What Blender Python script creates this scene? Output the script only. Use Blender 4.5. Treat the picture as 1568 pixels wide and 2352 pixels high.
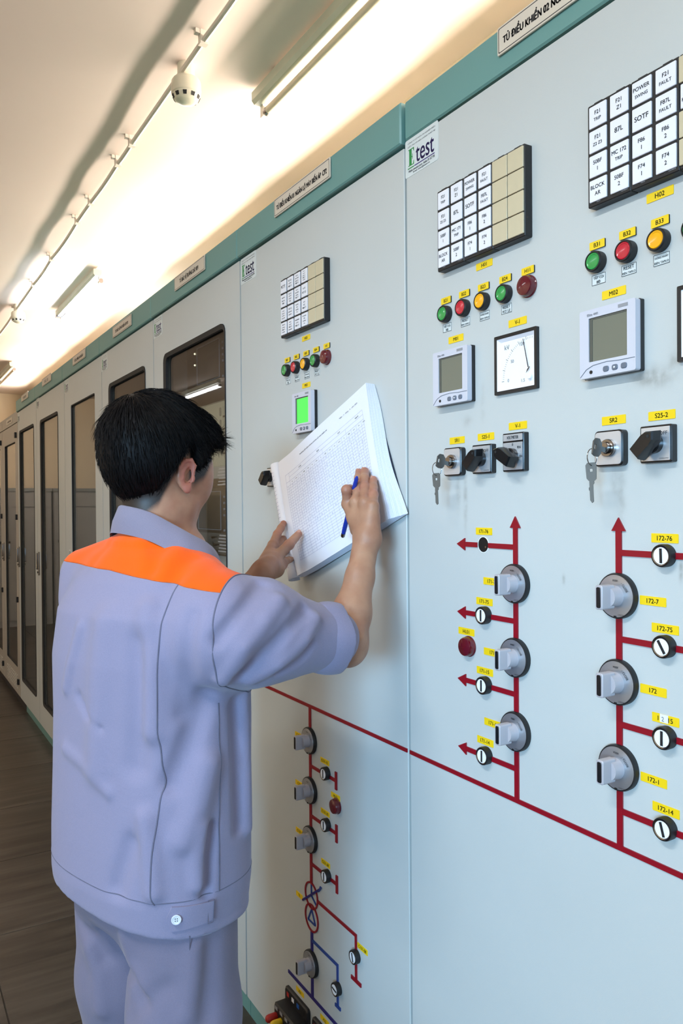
import bpy, bmesh, math, random
import numpy as np
from mathutils import Vector, Matrix

for o in list(bpy.data.objects): bpy.data.objects.remove(o)
SC = bpy.context.scene
COL = SC.collection
rnd = random.Random(7)
PI = math.pi

# ---------------------------------------------------------------- camera
YAW, PITCH, ROLL = math.radians(30.73465), math.radians(-0.50869), math.radians(-0.45567)
cd = bpy.data.cameras.new('camera'); cam = bpy.data.objects.new('camera', cd); COL.objects.link(cam)
_f = Vector((math.sin(YAW)*math.cos(PITCH), math.cos(YAW)*math.cos(PITCH), math.sin(PITCH)))
_r = Vector((math.cos(YAW), -math.sin(YAW), 0)); _u = _r.cross(_f)
_c, _s = math.cos(ROLL), math.sin(ROLL)
_r, _u = _c*_r + _s*_u, -_s*_r + _c*_u
cam.matrix_world = Matrix(((_r.x, _u.x, -_f.x, -0.8887), (_r.y, _u.y, -_f.y, 0.0), (_r.z, _u.z, -_f.z, 1.46), (0, 0, 0, 1)))
cd.sensor_fit = 'VERTICAL'; cd.sensor_height = 36.0; cd.lens = 1790.59/2352*36.0
cd.clip_start = 0.05; cd.clip_end = 60
SC.camera = cam

# ---------------------------------------------------------------- light and exposure
SC.view_settings.view_transform = 'Standard'
SC.view_settings.look = 'None'
SC.view_settings.gamma = 1.0
SC.view_settings.use_curve_mapping = False
SC.view_settings.exposure = 0.0
W = bpy.data.worlds.new('world'); SC.world = W; W.use_nodes = True
W.node_tree.nodes['Background'].inputs[0].default_value = (0.62, 0.78, 1.0, 1)
W.node_tree.nodes['Background'].inputs[1].default_value = 0.6

def area(name, loc, target, sx, sy, power, col):
    d = bpy.data.lights.new(name, 'AREA'); d.shape = 'RECTANGLE'; d.size = sx; d.size_y = sy
    d.energy = power; d.color = col
    o = bpy.data.objects.new(name, d); COL.objects.link(o); o.location = loc
    v = Vector(target) - Vector(loc)
    o.rotation_euler = v.to_track_quat('-Z', 'Y').to_euler()
    return o

COOL, NEUT, WARM = (0.36, 0.68, 1.0), (0.90, 0.97, 1.0), (1.0, 0.83, 0.70)
# daylight through the windows behind the camera and in the wall across the aisle
area('daylight_window', (-1.75, -2.62, 1.50), (-1.55, 0, 1.2), 2.5, 1.5, 20, COOL)
area('sky_outside_window', (-9.0, -5.6, 2.45), (-3.3, -1.45, 1.5), 4.0, 2.0, 1350, COOL)
# tubes of the ceiling row over the aisle (their fixtures are built below)
for xx, yy, pw in ((-1.7, 0.5, 44), (-2.5, 2.95, 11), (-2.5, 5.5, 8), (-2.5, 9.1, 9)):
    area('aisle_tube', (xx, yy, 2.845), (xx, yy, 0), 0.06, 1.2, pw, NEUT)
# warm tubes on the rear wall, above and behind the cabinets
for yy in (-0.2, 1.2, 2.6, 4.0, 5.4, 6.8, 8.2, 9.6):
    area('rear_wall_tube', (0.66, yy, 2.70), (-0.5, yy, 2.95), 1.25, 0.05, 18, WARM)

# ---------------------------------------------------------------- helpers
def lin(c):
    return tuple((x/255/12.92 if x/255 <= 0.04045 else ((x/255+0.055)/1.055)**2.4) for x in c)

MATS = {}
def mat(name, rgb, rough=0.5, metal=0.0, bump=None, emit=None, spec=None, var=None, coat=0.0):
    """procedural principled material; bump=(scale, strength), var=(scale, amount) colour variation"""
    if name in MATS: return MATS[name]
    m = bpy.data.materials.new(name); m.use_nodes = True; nt = m.node_tree; N = nt.nodes; L = nt.links
    b = N['Principled BSDF']; c = lin(rgb)+(1,)
    b.inputs['Base Color'].default_value = c; b.inputs['Roughness'].default_value = rough; b.inputs['Metallic'].default_value = metal
    if spec is not None: b.inputs['Specular IOR Level'].default_value = spec
    if coat: b.inputs['Coat Weight'].default_value = coat; b.inputs['Coat Roughness'].default_value = 0.08
    if emit:
        b.inputs['Emission Color'].default_value = lin(emit[0])+(1,); b.inputs['Emission Strength'].default_value = emit[1]
    tc = None
    if bump or var: tc = N.new('ShaderNodeTexCoord')
    if bump:
        n = N.new('ShaderNodeTexNoise'); n.inputs['Scale'].default_value = bump[0]; n.inputs['Detail'].default_value = 3
        L.new(tc.outputs['Object'], n.inputs['Vector'])
        bp = N.new('ShaderNodeBump'); bp.inputs['Strength'].default_value = bump[1]; bp.inputs['Distance'].default_value = 0.002
        L.new(n.outputs['Fac'], bp.inputs['Height']); L.new(bp.outputs['Normal'], b.inputs['Normal'])
    if var:
        n = N.new('ShaderNodeTexNoise'); n.inputs['Scale'].default_value = var[0]; n.inputs['Detail'].default_value = 4
        L.new(tc.outputs['Object'], n.inputs['Vector'])
        r = N.new('ShaderNodeValToRGB'); k = var[1]
        r.color_ramp.elements[0].position = 0.3; r.color_ramp.elements[1].position = 0.7
        r.color_ramp.elements[0].color = tuple(x*(1-k) for x in c[:3])+(1,); r.color_ramp.elements[1].color = tuple(min(1, x*(1+k)) for x in c[:3])+(1,)
        L.new(n.outputs['Fac'], r.inputs['Fac']); L.new(r.outputs['Color'], b.inputs['Base Color'])
    MATS[name] = m
    return m

class G:
    """small mesh collector; local axes: x right, y up, z out of the panel"""
    def __init__(s): s.v = []; s.f = []
    def add(s, V, F):
        k = len(s.v); s.v += [tuple(p) for p in V]; s.f += [tuple(i+k for i in f) for f in F]; return s
    def box(s, x0, x1, y0, y1, z0, z1):
        V = [(x, y, z) for z in (z0, z1) for y in (y0, y1) for x in (x0, x1)]
        return s.add(V, [(0,2,3,1), (4,5,7,6), (0,1,5,4), (2,6,7,3), (0,4,6,2), (1,3,7,5)])
    def loops(s, rings, cap0=True, cap1=True, close=True):
        n = len(rings[0]); V = [p for r in rings for p in r]; F = []
        for i in range(len(rings)-1):
            for j in range(n if close else n-1):
                a, b = i*n+j, i*n+(j+1) % n
                F.append((a, b, b+n, a+n))
        if cap0: F.append(tuple(range(n-1, -1, -1)))
        if cap1: F.append(tuple((len(rings)-1)*n+i for i in range(n)))
        return s.add(V, F)
    def prism(s, pts, z0, z1, bev=0.0):
        if bev:
            cx = sum(p[0] for p in pts)/len(pts); cy = sum(p[1] for p in pts)/len(pts)
            w = max(abs(p[0]-cx) for p in pts); h = max(abs(p[1]-cy) for p in pts)
            q = [(cx+(p[0]-cx)*(w-bev)/w, cy+(p[1]-cy)*(h-bev)/h) for p in pts]
            return s.loops([[p+(z0,) for p in pts], [p+(z1-bev,) for p in pts], [p+(z1,) for p in q]])
        return s.loops([[tuple(p)+(z0,) for p in pts], [tuple(p)+(z1,) for p in pts]])
    def frame(s, out, inn, z0, z1, zi=None):
        """ring between two outlines with the same number of points"""
        zi = z1 if zi is None else zi
        return s.loops([[p+(z0,) for p in out], [p+(z1,) for p in out], [p+(zi,) for p in inn], [p+(z0,) for p in inn], [p+(z0,) for p in out]], False, False)
    def lathe(s, prof, n=24, cx=0, cy=0, cap0=True, cap1=True):
        return s.loops([[(cx+r*math.cos(2*PI*i/n), cy+r*math.sin(2*PI*i/n), z) for i in range(n)] for r, z in prof], cap0, cap1)
    def tube(s, path, r, n=8, cap=True):
        P = [Vector(p) for p in path]; R = r if isinstance(r, (list, tuple)) else [r]*len(P)
        rings = []; up = None
        for i, p in enumerate(P):
            t = (P[min(i+1, len(P)-1)]-P[max(i-1, 0)]).normalized()
            if up is None: up = t.orthogonal().normalized()
            up = (up - t*up.dot(t)).normalized(); w = t.cross(up)
            rings.append([tuple(p + (up*math.cos(2*PI*k/n)+w*math.sin(2*PI*k/n))*R[i]) for k in range(n)])
        return s.loops(rings, cap, cap)
    def ball(s, c, r, nu=12, nv=8, sc=(1, 1, 1)):
        return s.loops([[(c[0]+r*sc[0]*math.sin(PI*j/nv)*math.cos(2*PI*i/nu), c[1]+r*sc[1]*math.sin(PI*j/nv)*math.sin(2*PI*i/nu), c[2]-r*sc[2]*math.cos(PI*j/nv)) for i in range(nu)] for j in range(1, nv)])
    def mesh(s, name, m=None, ang=35):
        me = bpy.data.meshes.new(name); me.from_pydata(s.v, [], s.f); me.validate()
        bm = bmesh.new(); bm.from_mesh(me); bmesh.ops.recalc_face_normals(bm, faces=bm.faces); bm.to_mesh(me); bm.free()
        if ang:
            for p in me.polygons: p.use_smooth = True
            me.set_sharp_from_angle(angle=math.radians(ang))
        if m: me.materials.append(m)
        return me

def rrect(w, h, r=0.0, n=4, cx=0, cy=0):
    if r <= 0: return [(cx-w/2, cy-h/2), (cx+w/2, cy-h/2), (cx+w/2, cy+h/2), (cx-w/2, cy+h/2)]
    out = []
    for sx, sy, a0 in ((1, -1, -90), (1, 1, 0), (-1, 1, 90), (-1, -1, 180)):
        for i in range(n+1):
            a = math.radians(a0+90*i/n); out.append((cx+sx*(w/2-r)+r*math.cos(a), cy+sy*(h/2-r)+r*math.sin(a)))
    return out

def obj(name, me, parent=None, loc=None, M=None):
    if isinstance(me, G): raise TypeError
    o = bpy.data.objects.new(name, me); COL.objects.link(o)
    if parent is not None: o.parent = parent
    if loc is not None: o.location = loc
    if M is not None: o.matrix_local = M
    return o
def tag(o, label=None, cat=None, group=None, kind=None):
    for k, v in (('label', label), ('category', cat), ('group', group), ('kind', kind)):
        if v: o[k] = v
    return o
WALLROT = Matrix(((0, 0, -1, 0), (-1, 0, 0, 0), (0, 1, 0, 0), (0, 0, 0, 1)))   # local x -> -Y, y -> +Z, z -> -X
def wthing(name, label, cat, y, z, x=0.0, group=None, me=None, kind=None):
    """a thing on the cabinet fronts; its local z points out into the aisle"""
    o = bpy.data.objects.new(name, me); COL.objects.link(o)
    o.matrix_world = Matrix.Translation((x, y, z)) @ WALLROT
    return tag(o, label, cat, group, kind)
CACHE = {}
def cm(key, fn):
    if key not in CACHE: CACHE[key] = fn()
    return CACHE[key]

TXT = {}
def text_mesh(s, m, w=None, h=None, bold=0.0, wmax=None, size=1.0, spacing=1.0, line=1.0, align='CENTER', shear=0.0):
    """flat printed lettering as a mesh, centred on its own origin, fitted to w x h if given"""
    key = (s, m.name, w, h, bold, wmax, size, spacing, line, align, shear)
    if key in TXT: return TXT[key]
    c = bpy.data.curves.new('lettering', 'FONT'); c.body = s.replace('Ơ', 'O’').replace('Ớ', 'Ó’'); c.size = size; c.resolution_u = 4
    c.align_x = align; c.space_character = spacing; c.space_line = line; c.shear = shear
    o = bpy.data.objects.new('lettering', c); COL.objects.link(o)
    dg = bpy.context.evaluated_depsgraph_get()
    me = bpy.data.meshes.new_from_object(o.evaluated_get(dg)); me.name = 'lettering'
    bpy.data.objects.remove(o); bpy.data.curves.remove(c)
    n = len(me.vertices); a = np.empty(n*3, np.float32); me.vertices.foreach_get('co', a); a = a.reshape(-1, 3)
    lo, hi = a.min(0), a.max(0); a -= (lo+hi)/2
    sx = w/(hi[0]-lo[0]) if w else None; sy = h/(hi[1]-lo[1]) if h else None
    sx = sx or sy or 1; sy = sy or sx
    if wmax: sx = min(sx, wmax/(hi[0]-lo[0]))
    a[:, 0] *= sx; a[:, 1] *= sy; a[:, 2] = 0
    me.vertices.foreach_set('co', a.ravel())
    if bold:                                            # heavier print: the outline doubled sideways and up
        b = max(0.010, bold)*1.6*(hi[1]-lo[1])*sy
        ms = []
        for dx, dy in ((-b, 0), (b, 0), (0, b*0.7), (0, -b*0.7)): ms.append((me, dx, dy, 0))
        me = merge('lettering', ms, m)
    me.materials.clear(); me.materials.append(m); me.update()
    TXT[key] = me
    return me
def lettering(parent, s, x, y, z, m, **k):
    o = obj('lettering', text_mesh(s, m, **k), parent, (x, y, z)); return o
def merge(name, items, m):
    """one mesh out of (mesh, x, y, z) printed bits"""
    V = []; F = []
    for me, x, y, z in items:
        k = len(V); V += [(v.co.x+x, v.co.y+y, v.co.z+z) for v in me.vertices]; F += [tuple(i+k for i in p.vertices) for p in me.polygons]
    me = bpy.data.meshes.new(name); me.from_pydata(V, [], F); me.materials.append(m); return me

# ---------------------------------------------------------------- materials
M_PAINT = mat('grey_powder_coat', (196, 200, 198), 0.42, bump=(900, 0.12), var=(2.5, 0.02))
M_FRAME = mat('cabinet_frame_grey', (150, 155, 154), 0.5)
M_EDGE = mat('door_edge_grey', (172, 178, 178), 0.45)
M_TEAL = mat('teal_enamel', (106, 152, 147), 0.4, bump=(700, 0.06))
M_DARK = mat('dark_gap', (30, 32, 33), 0.7)
M_PLINTH = mat('dark_plinth', (42, 36, 37), 0.6)
M_BEIGEG = mat('older_cabinet_grey', (176, 170, 160), 0.45, bump=(600, 0.08))
M_INNER = mat('cabinet_inside_cream', (232, 220, 192), 0.55)
M_INGREY = mat('swing_frame_grey', (214, 220, 220), 0.5)
M_BLK = mat('black_plastic', (26, 26, 28), 0.45, bump=(500, 0.05))
M_BLKG = mat('glossy_black_plastic', (20, 21, 24), 0.25)
M_RUB = mat('rubber_gasket', (30, 30, 32), 0.6)
M_WHITE = mat('white_window', (236, 236, 242), 0.35)
M_CREAM = mat('cream_lamp_window', (205, 192, 160), 0.35, var=(18, 0.05))
M_INK = mat('black_ink', (28, 27, 30), 0.6)
M_YEL = mat('yellow_label_plastic', (243, 205, 20), 0.4)
M_SILV = mat('brushed_aluminium', (196, 200, 206), 0.32, 0.85, bump=(300, 0.06))
M_PLATE = mat('satin_silver_plate', (214, 218, 224), 0.28, 0.55)
M_CHROME = mat('worn_chrome', (150, 145, 142), 0.2, 1.0)
M_KEY = mat('nickel_key_metal', (104, 102, 98), 0.5, 0.7)
M_RED = mat('red_mimic_strip', (142, 2, 26), 0.4)
M_BLUE = mat('blue_mimic_strip', (32, 66, 140), 0.4)
M_NAVY = mat('navy_mimic_strip', (38, 30, 112), 0.4)
M_BGRN = mat('green_button_lens', (40, 150, 70), 0.22, coat=0.4)
M_BRED = mat('red_button_lens', (196, 30, 50), 0.22, coat=0.4)
M_BYEL = mat('amber_button_lens', (250, 176, 8), 0.22, coat=0.4)
M_LENS = mat('dark_red_lamp_lens', (94, 6, 26), 0.15, coat=0.6)
M_METER = mat('meter_silver_plastic', (206, 206, 216), 0.35)
M_METSIDE = mat('meter_side_grey', (176, 174, 182), 0.4)
M_LCD = mat('lcd_olive', (116, 118, 104), 0.12)
M_LCDG = mat('lcd_green_lit', (60, 220, 70), 0.2, emit=((72, 236, 84), 0.75))
M_KNOB = mat('light_grey_knob', (180, 175, 180), 0.35)
M_DIAL = mat('dial_white', (244, 246, 250), 0.4)
M_SLAB = mat('nameplate_cream', (216, 206, 190), 0.4)
M_STICK = mat('sticker_white', (214, 222, 222), 0.35)
M_ETG = mat('sticker_green_ink', (40, 140, 70), 0.5)
M_ETP = mat('sticker_purple_ink', (78, 66, 128), 0.5)
M_BTNGREY = mat('soft_key_grey', (104, 112, 126), 0.45)
M_TUBEOFF = mat('unlit_tube_glass', (226, 214, 190), 0.2)
M_BATTEN = mat('batten_enamel', (196, 200, 184), 0.4, var=(6, 0.06))
M_PVC = mat('white_pvc', (226, 220, 208), 0.4)
M_DET = mat('detector_ivory', (226, 222, 202), 0.3, coat=0.2)

def glass_mat():
    m = bpy.data.materials.new('tinted_window_glass'); m.use_nodes = True; nt = m.node_tree; N = nt.nodes; L = nt.links
    N.remove(N['Principled BSDF'])
    t = N.new('ShaderNodeBsdfTransparent'); t.inputs[0].default_value = (0.80, 0.80, 0.79, 1)
    g = N.new('ShaderNodeBsdfGlossy'); g.inputs['Roughness'].default_value = 0.015; g.inputs['Color'].default_value = (0.95, 0.95, 0.95, 1)
    f = N.new('ShaderNodeFresnel'); ge = N.new('ShaderNodeNewGeometry'); io = N.new('ShaderNodeMapRange')
    io.inputs['To Min'].default_value = 1.5; io.inputs['To Max'].default_value = 1/1.5; L.new(ge.outputs['Backfacing'], io.inputs['Value']); L.new(io.outputs[0], f.inputs['IOR'])
    x = N.new('ShaderNodeMixShader'); L.new(f.outputs[0], x.inputs[0]); L.new(t.outputs[0], x.inputs[1]); L.new(g.outputs[0], x.inputs[2])
    L.new(x.outputs[0], N['Material Output'].inputs[0]); return m
M_GLASS = glass_mat()

# ---------------------------------------------------------------- room shell
def wood_tile():
    m = bpy.data.materials.new('wood_look_tile'); m.use_nodes = True; nt = m.node_tree; N = nt.nodes; L = nt.links
    b = N['Principled BSDF']; b.inputs['Roughness'].default_value = 0.33
    g = N.new('ShaderNodeNewGeometry'); oi = N.new('ShaderNodeObjectInfo')
    mp = N.new('ShaderNodeMapping'); mp.inputs['Scale'].default_value = (0.9, 9.0, 1.0)
    L.new(g.outputs['Position'], mp.inputs['Vector'])
    ml = N.new('ShaderNodeMath'); ml.operation = 'MULTIPLY'; ml.inputs[1].default_value = 23.0; L.new(oi.outputs['Random'], ml.inputs[0])
    cb = N.new('ShaderNodeCombineXYZ'); L.new(ml.outputs[0], cb.inputs[0]); L.new(ml.outputs[0], cb.inputs[2]); L.new(cb.outputs[0], mp.inputs['Location'])
    n = N.new('ShaderNodeTexNoise'); n.inputs['Scale'].default_value = 1.6; n.inputs['Detail'].default_value = 6; n.inputs['Distortion'].default_value = 0.8
    L.new(mp.outputs[0], n.inputs['Vector'])
    n2 = N.new('ShaderNodeTexNoise'); n2.inputs['Scale'].default_value = 7; n2.inputs['Detail'].default_value = 5
    L.new(mp.outputs[0], n2.inputs['Vector'])
    ad = N.new('ShaderNodeMath'); ad.operation = 'MULTIPLY_ADD'; ad.inputs[1].default_value = 0.3; L.new(n2.outputs['Fac'], ad.inputs[0]); L.new(n.outputs['Fac'], ad.inputs[2])
    r = N.new('ShaderNodeValToRGB'); e = r.color_ramp.elements
    e[0].position = 0.42; e[0].color = lin((44, 38, 34))+(1,); e[1].position = 0.86; e[1].color = lin((84, 76, 68))+(1,)
    q = e.new(0.64); q.color = lin((64, 57, 50))+(1,)
    L.new(ad.outputs[0], r.inputs[0]); L.new(r.outputs[0], b.inputs['Base Color'])
    bp = N.new('ShaderNodeBump'); bp.inputs['Strength'].default_value = 0.15; bp.inputs['Distance'].default_value = 0.002
    L.new(ad.outputs[0], bp.inputs['Height']); L.new(bp.outputs[0], b.inputs['Normal'])
    return m
M_TILE = wood_tile()
M_GROUT = mat('tile_grout', (92, 84, 74), 0.8)
M_CEIL = mat('cream_ceiling_plaster', (228, 215, 206), 0.75, bump=(3, 0.25), var=(1.2, 0.025))
M_WALL = mat('cream_wall_paint', (236, 222, 194), 0.7, bump=(30, 0.05))

Y0, Y1, XL, XR, ZC = -2.7, 11.0, -3.3, 0.80, 2.95
def wbox(name, *b, m=None, parent=None, kind=None):
    o = obj(name, G().box(*b).mesh(name, m, 0), parent)
    if kind: o['kind'] = kind
    return o
floor = wbox('floor', XL, XR, Y0, Y1, -0.06, -0.006, m=M_GROUT, kind='structure')
T = 0.6
tm = G().prism(rrect(T-0.003, T-0.003), -0.006, 0.0, 0.0012).mesh('floor_tile', M_TILE, 0)
iy0 = 1.24-6*T-0.16
for i in range(-1, 6):
    for j in range(24):
        x = -T/2-i*T+0.015; y = iy0+T/2+j*T
        if x-T/2 < XL-0.3 or y-T/2 > Y1-0.05 or y+T/2 < Y0 or (i < 0 and y < 7.9): continue
        t = obj('floor_tile', tm, floor, (x, y, rnd.uniform(-0.0004, 0.0004)))
ceiling = wbox('ceiling', XL, XR, Y0, Y1, ZC, ZC+0.1, m=M_CEIL, kind='structure')
wbox('wall_rear', XR, XR+0.1, Y0, Y1, -0.06, ZC, m=M_WALL, kind='structure')
wl = obj('wall_left', G().box(XL-0.1, XL, Y0, -2.62, -0.06, ZC).box(XL-0.1, XL, -0.28, Y1, -0.06, ZC).box(XL-0.1, XL, -2.62, -0.28, -0.06, 0.80).box(XL-0.1, XL, -2.62, -0.28, 2.20, ZC).mesh('wall_left', M_WALL, 0)); wl['kind'] = 'structure'
wn2 = obj('window_2', G().box(XL-0.09, XL-0.03, -2.62, -2.57, 0.80, 2.20).box(XL-0.09, XL-0.03, -0.33, -0.28, 0.80, 2.20).box(XL-0.09, XL-0.03, -2.57, -0.33, 0.80, 0.85).box(XL-0.09, XL-0.03, -2.57, -0.33, 2.15, 2.20).box(XL-0.09, XL-0.03, -1.47, -1.43, 0.85, 2.15).mesh('window_2', M_PVC, 0)); wn2['kind'] = 'structure'
wbox('wall_end', XL, XR, Y1, Y1+0.1, -0.06, ZC, m=M_WALL, kind='structure')
wf = obj('wall_front', G().box(XL, -3.05, Y0-0.1, Y0, -0.06, ZC).box(-0.45, XR, Y0-0.1, Y0, -0.06, ZC).box(-3.05, -0.45, Y0-0.1, Y0, -0.06, 0.75).box(-3.05, -0.45, Y0-0.1, Y0, 2.35, ZC).mesh('wall_front', M_WALL, 0))
wf['kind'] = 'structure'
wn = obj('window_1', G().frame([(-3.05, 0.75), (-0.45, 0.75), (-0.45, 2.35), (-3.05, 2.35)], [(-2.99, 0.81), (-0.51, 0.81), (-0.51, 2.29), (-2.99, 2.29)], 0, 0.05).box(-1.78, -1.72, 0.81, 2.29, 0, 0.05).mesh('window_1', M_PVC, 0), M=Matrix.Translation((0, Y0-0.08, 0)) @ Matrix.Rotation(PI/2, 4, 'X'))
wn['kind'] = 'structure'

# ---------------------------------------------------------------- things on the ceiling
M_TUBE = mat('lit_fluorescent_tube', (255, 255, 255), 0.3, emit=((240, 242, 255), 110.0))
M_TUBE2 = mat('lit_aisle_tube', (255, 255, 255), 0.3, emit=((250, 250, 255), 7.0))
def batten_light(x, y0, y1, lit, label, side=1, dark_far=False, group=None):
    t = bpy.data.objects.new('batten_light', None); COL.objects.link(t); t.location = (x, (y0+y1)/2, ZC); h = (y1-y0)/2
    tag(t, label, 'ceiling light', group)
    obj('batten', G().loops([[(-0.026, yy, -0.016), (0.026, yy, -0.016), (0.026, yy, -0.044), (0.012, yy, -0.058), (-0.016, yy, -0.058), (-0.026, yy, -0.046)] for yy in (-h, h)]).mesh('batten', M_BATTEN, 20), t)
    for yy in (-h+0.15, h-0.15): obj('hanger', G().box(-0.012, 0.012, yy-0.012, yy+0.012, -0.018, 0.0).mesh('hanger', M_BATTEN, 0), t)
    cx, cz = side*0.020, -0.084
    m = {0: M_TUBEOFF, 1: M_TUBE, 2: M_TUBE2}[lit]
    obj('fluorescent_tube', G().tube([(cx, -h+0.02, cz), (cx, h-0.02, cz)], 0.0135, 14).mesh('fluorescent_tube', m, 40), t)
    for k, yy in enumerate((-h+0.012, h-0.012)):
        mm = M_BLK if (k == 1 and dark_far) else M_PVC
        hd = obj('lamp_holder', G().box(cx-0.013, cx+0.013, yy-0.011, yy+0.011, -0.100, -0.05).mesh('lamp_holder', M_PVC, 0), t)
        if k == 1 and dark_far: obj('end_cap', G().box(-0.024, cx+0.022, yy-0.02, yy+0.022, -0.066, -0.03).mesh('end_cap', M_BLKG, 0), t)
        obj('tube_cap', G().tube([(cx, yy-0.012, cz), (cx, yy+0.03*(1 if k == 0 else -1), cz)], 0.0142, 14).mesh('tube_cap', M_CHROME, 40), t)
    return t
batten_light(0.300, 1.36, 2.56, 0, 'unlit batten light with a bare tube above the nameplate ending CP2')
batten_light(0.300, 4.93, 6.13, 1, 'lit glowing fluorescent batten light farther along the ceiling', dark_far=True)
batten_light(0.300, 8.50, 9.70, 0, 'small unlit batten light with a dark end cap at the far end of the ceiling', dark_far=True)
for k, (xx, yy) in enumerate(((-1.7, 0.5), (-2.5, 2.95), (-2.5, 5.5), (-2.5, 9.1))):
    batten_light(xx, yy-0.6, yy+0.6, 2, ['lit batten light over the aisle, next to the front window', 'lit batten light over the aisle, second from the front window', 'lit batten light over the aisle, third from the front window', 'lit batten light over the aisle, next to the low cubicles'][k], -1, group='aisle ceiling lights')
for k, yy in enumerate((-0.2, 1.2, 2.6, 4.0, 5.4, 6.8, 8.2, 9.6)):
    t = bpy.data.objects.new('wall_light', None); COL.objects.link(t); t.location = (XR, yy, 2.65); tag(t, 'warm tube light on the rear wall behind the %s cabinet of the row' % ('nearest', 'second', 'third', 'fourth', 'fifth', 'sixth', 'seventh', 'eighth')[k], 'wall light', 'rear wall tube lights')
    obj('batten', G().box(-0.07, 0, -0.62, 0.62, -0.03, 0.03).mesh('batten', M_BATTEN, 0), t)
    obj('reflector', G().box(-0.2, -0.07, -0.62, 0.62, -0.03, -0.022).mesh('reflector', M_BATTEN, 0), t)

# conduit on stand-off clips, sagging between them
clips = [0.55, 1.25, 1.9, 2.33, 3.13, 3.34, 3.83, 4.12, 4.81, 5.42, 6.2, 7.1, 8.0, 9.0, 10.1]
cy = [-0.4]+clips+[10.95]
path = []; r2 = random.Random(3)
for a, b in zip(cy[:-1], cy[1:]):
    s = r2.uniform(0.002, 0.009)*min(1, (b-a)/0.6); w = r2.uniform(-0.004, 0.004)
    for i in range(6):
        u = i/6; path.append((0.006+w*math.sin(PI*u), a+(b-a)*u, ZC-0.030-s*math.sin(PI*u)))
path.append((0.006, 10.95, ZC-0.030))
cdt = bpy.data.objects.new('cable_conduit', None); COL.objects.link(cdt); tag(cdt, 'thin white cable conduit clipped along the cream ceiling', 'conduit')
obj('pipe', G().tube(path, 0.0095, 8).mesh('pipe', M_PVC, 40), cdt)
clm = G().box(-0.013, 0.013, -0.011, 0.011, -0.011, 0.032).box(-0.028, -0.013, -0.009, 0.009, 0.018, 0.032).mesh('pipe_clip', M_PVC, 0)
for y in clips: obj('pipe_clip', clm, cdt, (0.006, y, ZC-0.032))

def detector(x, y, label):
    t = bpy.data.objects.new('smoke_detector', None); COL.objects.link(t); t.location = (x, y, ZC); tag(t, label, 'smoke detector', 'ceiling smoke detectors')
    t.rotation_euler.z = 0.5
    obj('mounting_base', G().lathe([(0.029, 0), (0.029, -0.046), (0.034, -0.050)], 28).mesh('mounting_base', M_DET, 35), t)
    obj('housing', G().lathe([(0.030, -0.048), (0.044, -0.052), (0.049, -0.060), (0.0505, -0.088), (0.049, -0.100), (0.046, -0.103)], 36).mesh('housing', M_DET, 30), t)
    obj('sensing_dome', G().lathe([(0.046, -0.101), (0.046, -0.106), (0.041, -0.118), (0.032, -0.126), (0.016, -0.132), (0.0005, -0.133)], 36).mesh('sensing_dome', M_DET, 30), t)
    for k in range(10):
        a = 2*PI*k/10; c, s = math.cos(a), math.sin(a)
        P = [(0.0472, -0.0068, -0.1075), (0.0472, 0.0068, -0.1075), (0.0420, 0.0055, -0.1190), (0.0420, -0.0055, -0.1190)]
        out = [(p[0]*c-p[1]*s, p[0]*s+p[1]*c, p[2]) for p in P]; inn = [(q[0]*0.9, q[1]*0.9, q[2]+0.004) for q in out]
        obj('vent_slot', G().loops([inn, out]).mesh('vent_slot', M_DARK, 0), t)
    return t
detector(0.022, 2.535, 'nearer ivory smoke detector hanging on the ceiling conduit')
detector(0.016, 6.15, 'smaller far smoke detector on the conduit beside the lit tube')

# low grey cubicles standing along the end wall (seen mirrored in the glass doors)
M_LOW = mat('low_cubicle_grey', (168, 168, 166), 0.5)
for k in range(4):
    x0 = -3.0+k*0.68
    t = bpy.data.objects.new('low_cubicle', None); COL.objects.link(t); t.location = (x0+0.33, 10.5, 0); tag(t, 'low grey cubicle on the end wall, %s from the long cabinet row' % ('fourth', 'third', 'second', 'first')[k], 'cabinet', 'cubicles along the end wall')
    obj('carcass', G().box(-0.33, 0.33, -0.25, 0.3, 0, 1.66).mesh('carcass', M_LOW, 0), t)
    obj('lid', G().box(-0.335, 0.335, -0.27, 0.3, 1.66, 1.70).mesh('lid', M_FRAME, 0), t)
    d = obj('door', G().box(-0.32, 0.32, -0.27, -0.25, 0.08, 1.44).mesh('door', M_LOW, 0), t)
    obj('drawer', G().box(-0.32, 0.32, -0.265, -0.25, 1.47, 1.64).mesh('drawer', M_LOW, 0), t)
    obj('door_handle', G().box(0.16, 0.28, -0.30, -0.27, 1.02, 1.05).mesh('door_handle', M_BLK, 0), d)
    obj('status_lamp', G().ball((0.2, -0.272, 1.2), 0.012, 8, 6).mesh('status_lamp', mat('green_status_lamp', (90, 240, 150), 0.3, emit=((110, 255, 170), 2.0)), 40), t)

# ---------------------------------------------------------------- control cabinets
SEAM = [0.44, 1.2423, 2.045, 2.853, 3.634, 4.468, 5.347, 6.135, 6.95, 7.76]
ZB, ZT, ZTOP = 0.062, 2.1545, 2.241       # door bottom, door top, top of the teal band

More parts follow.
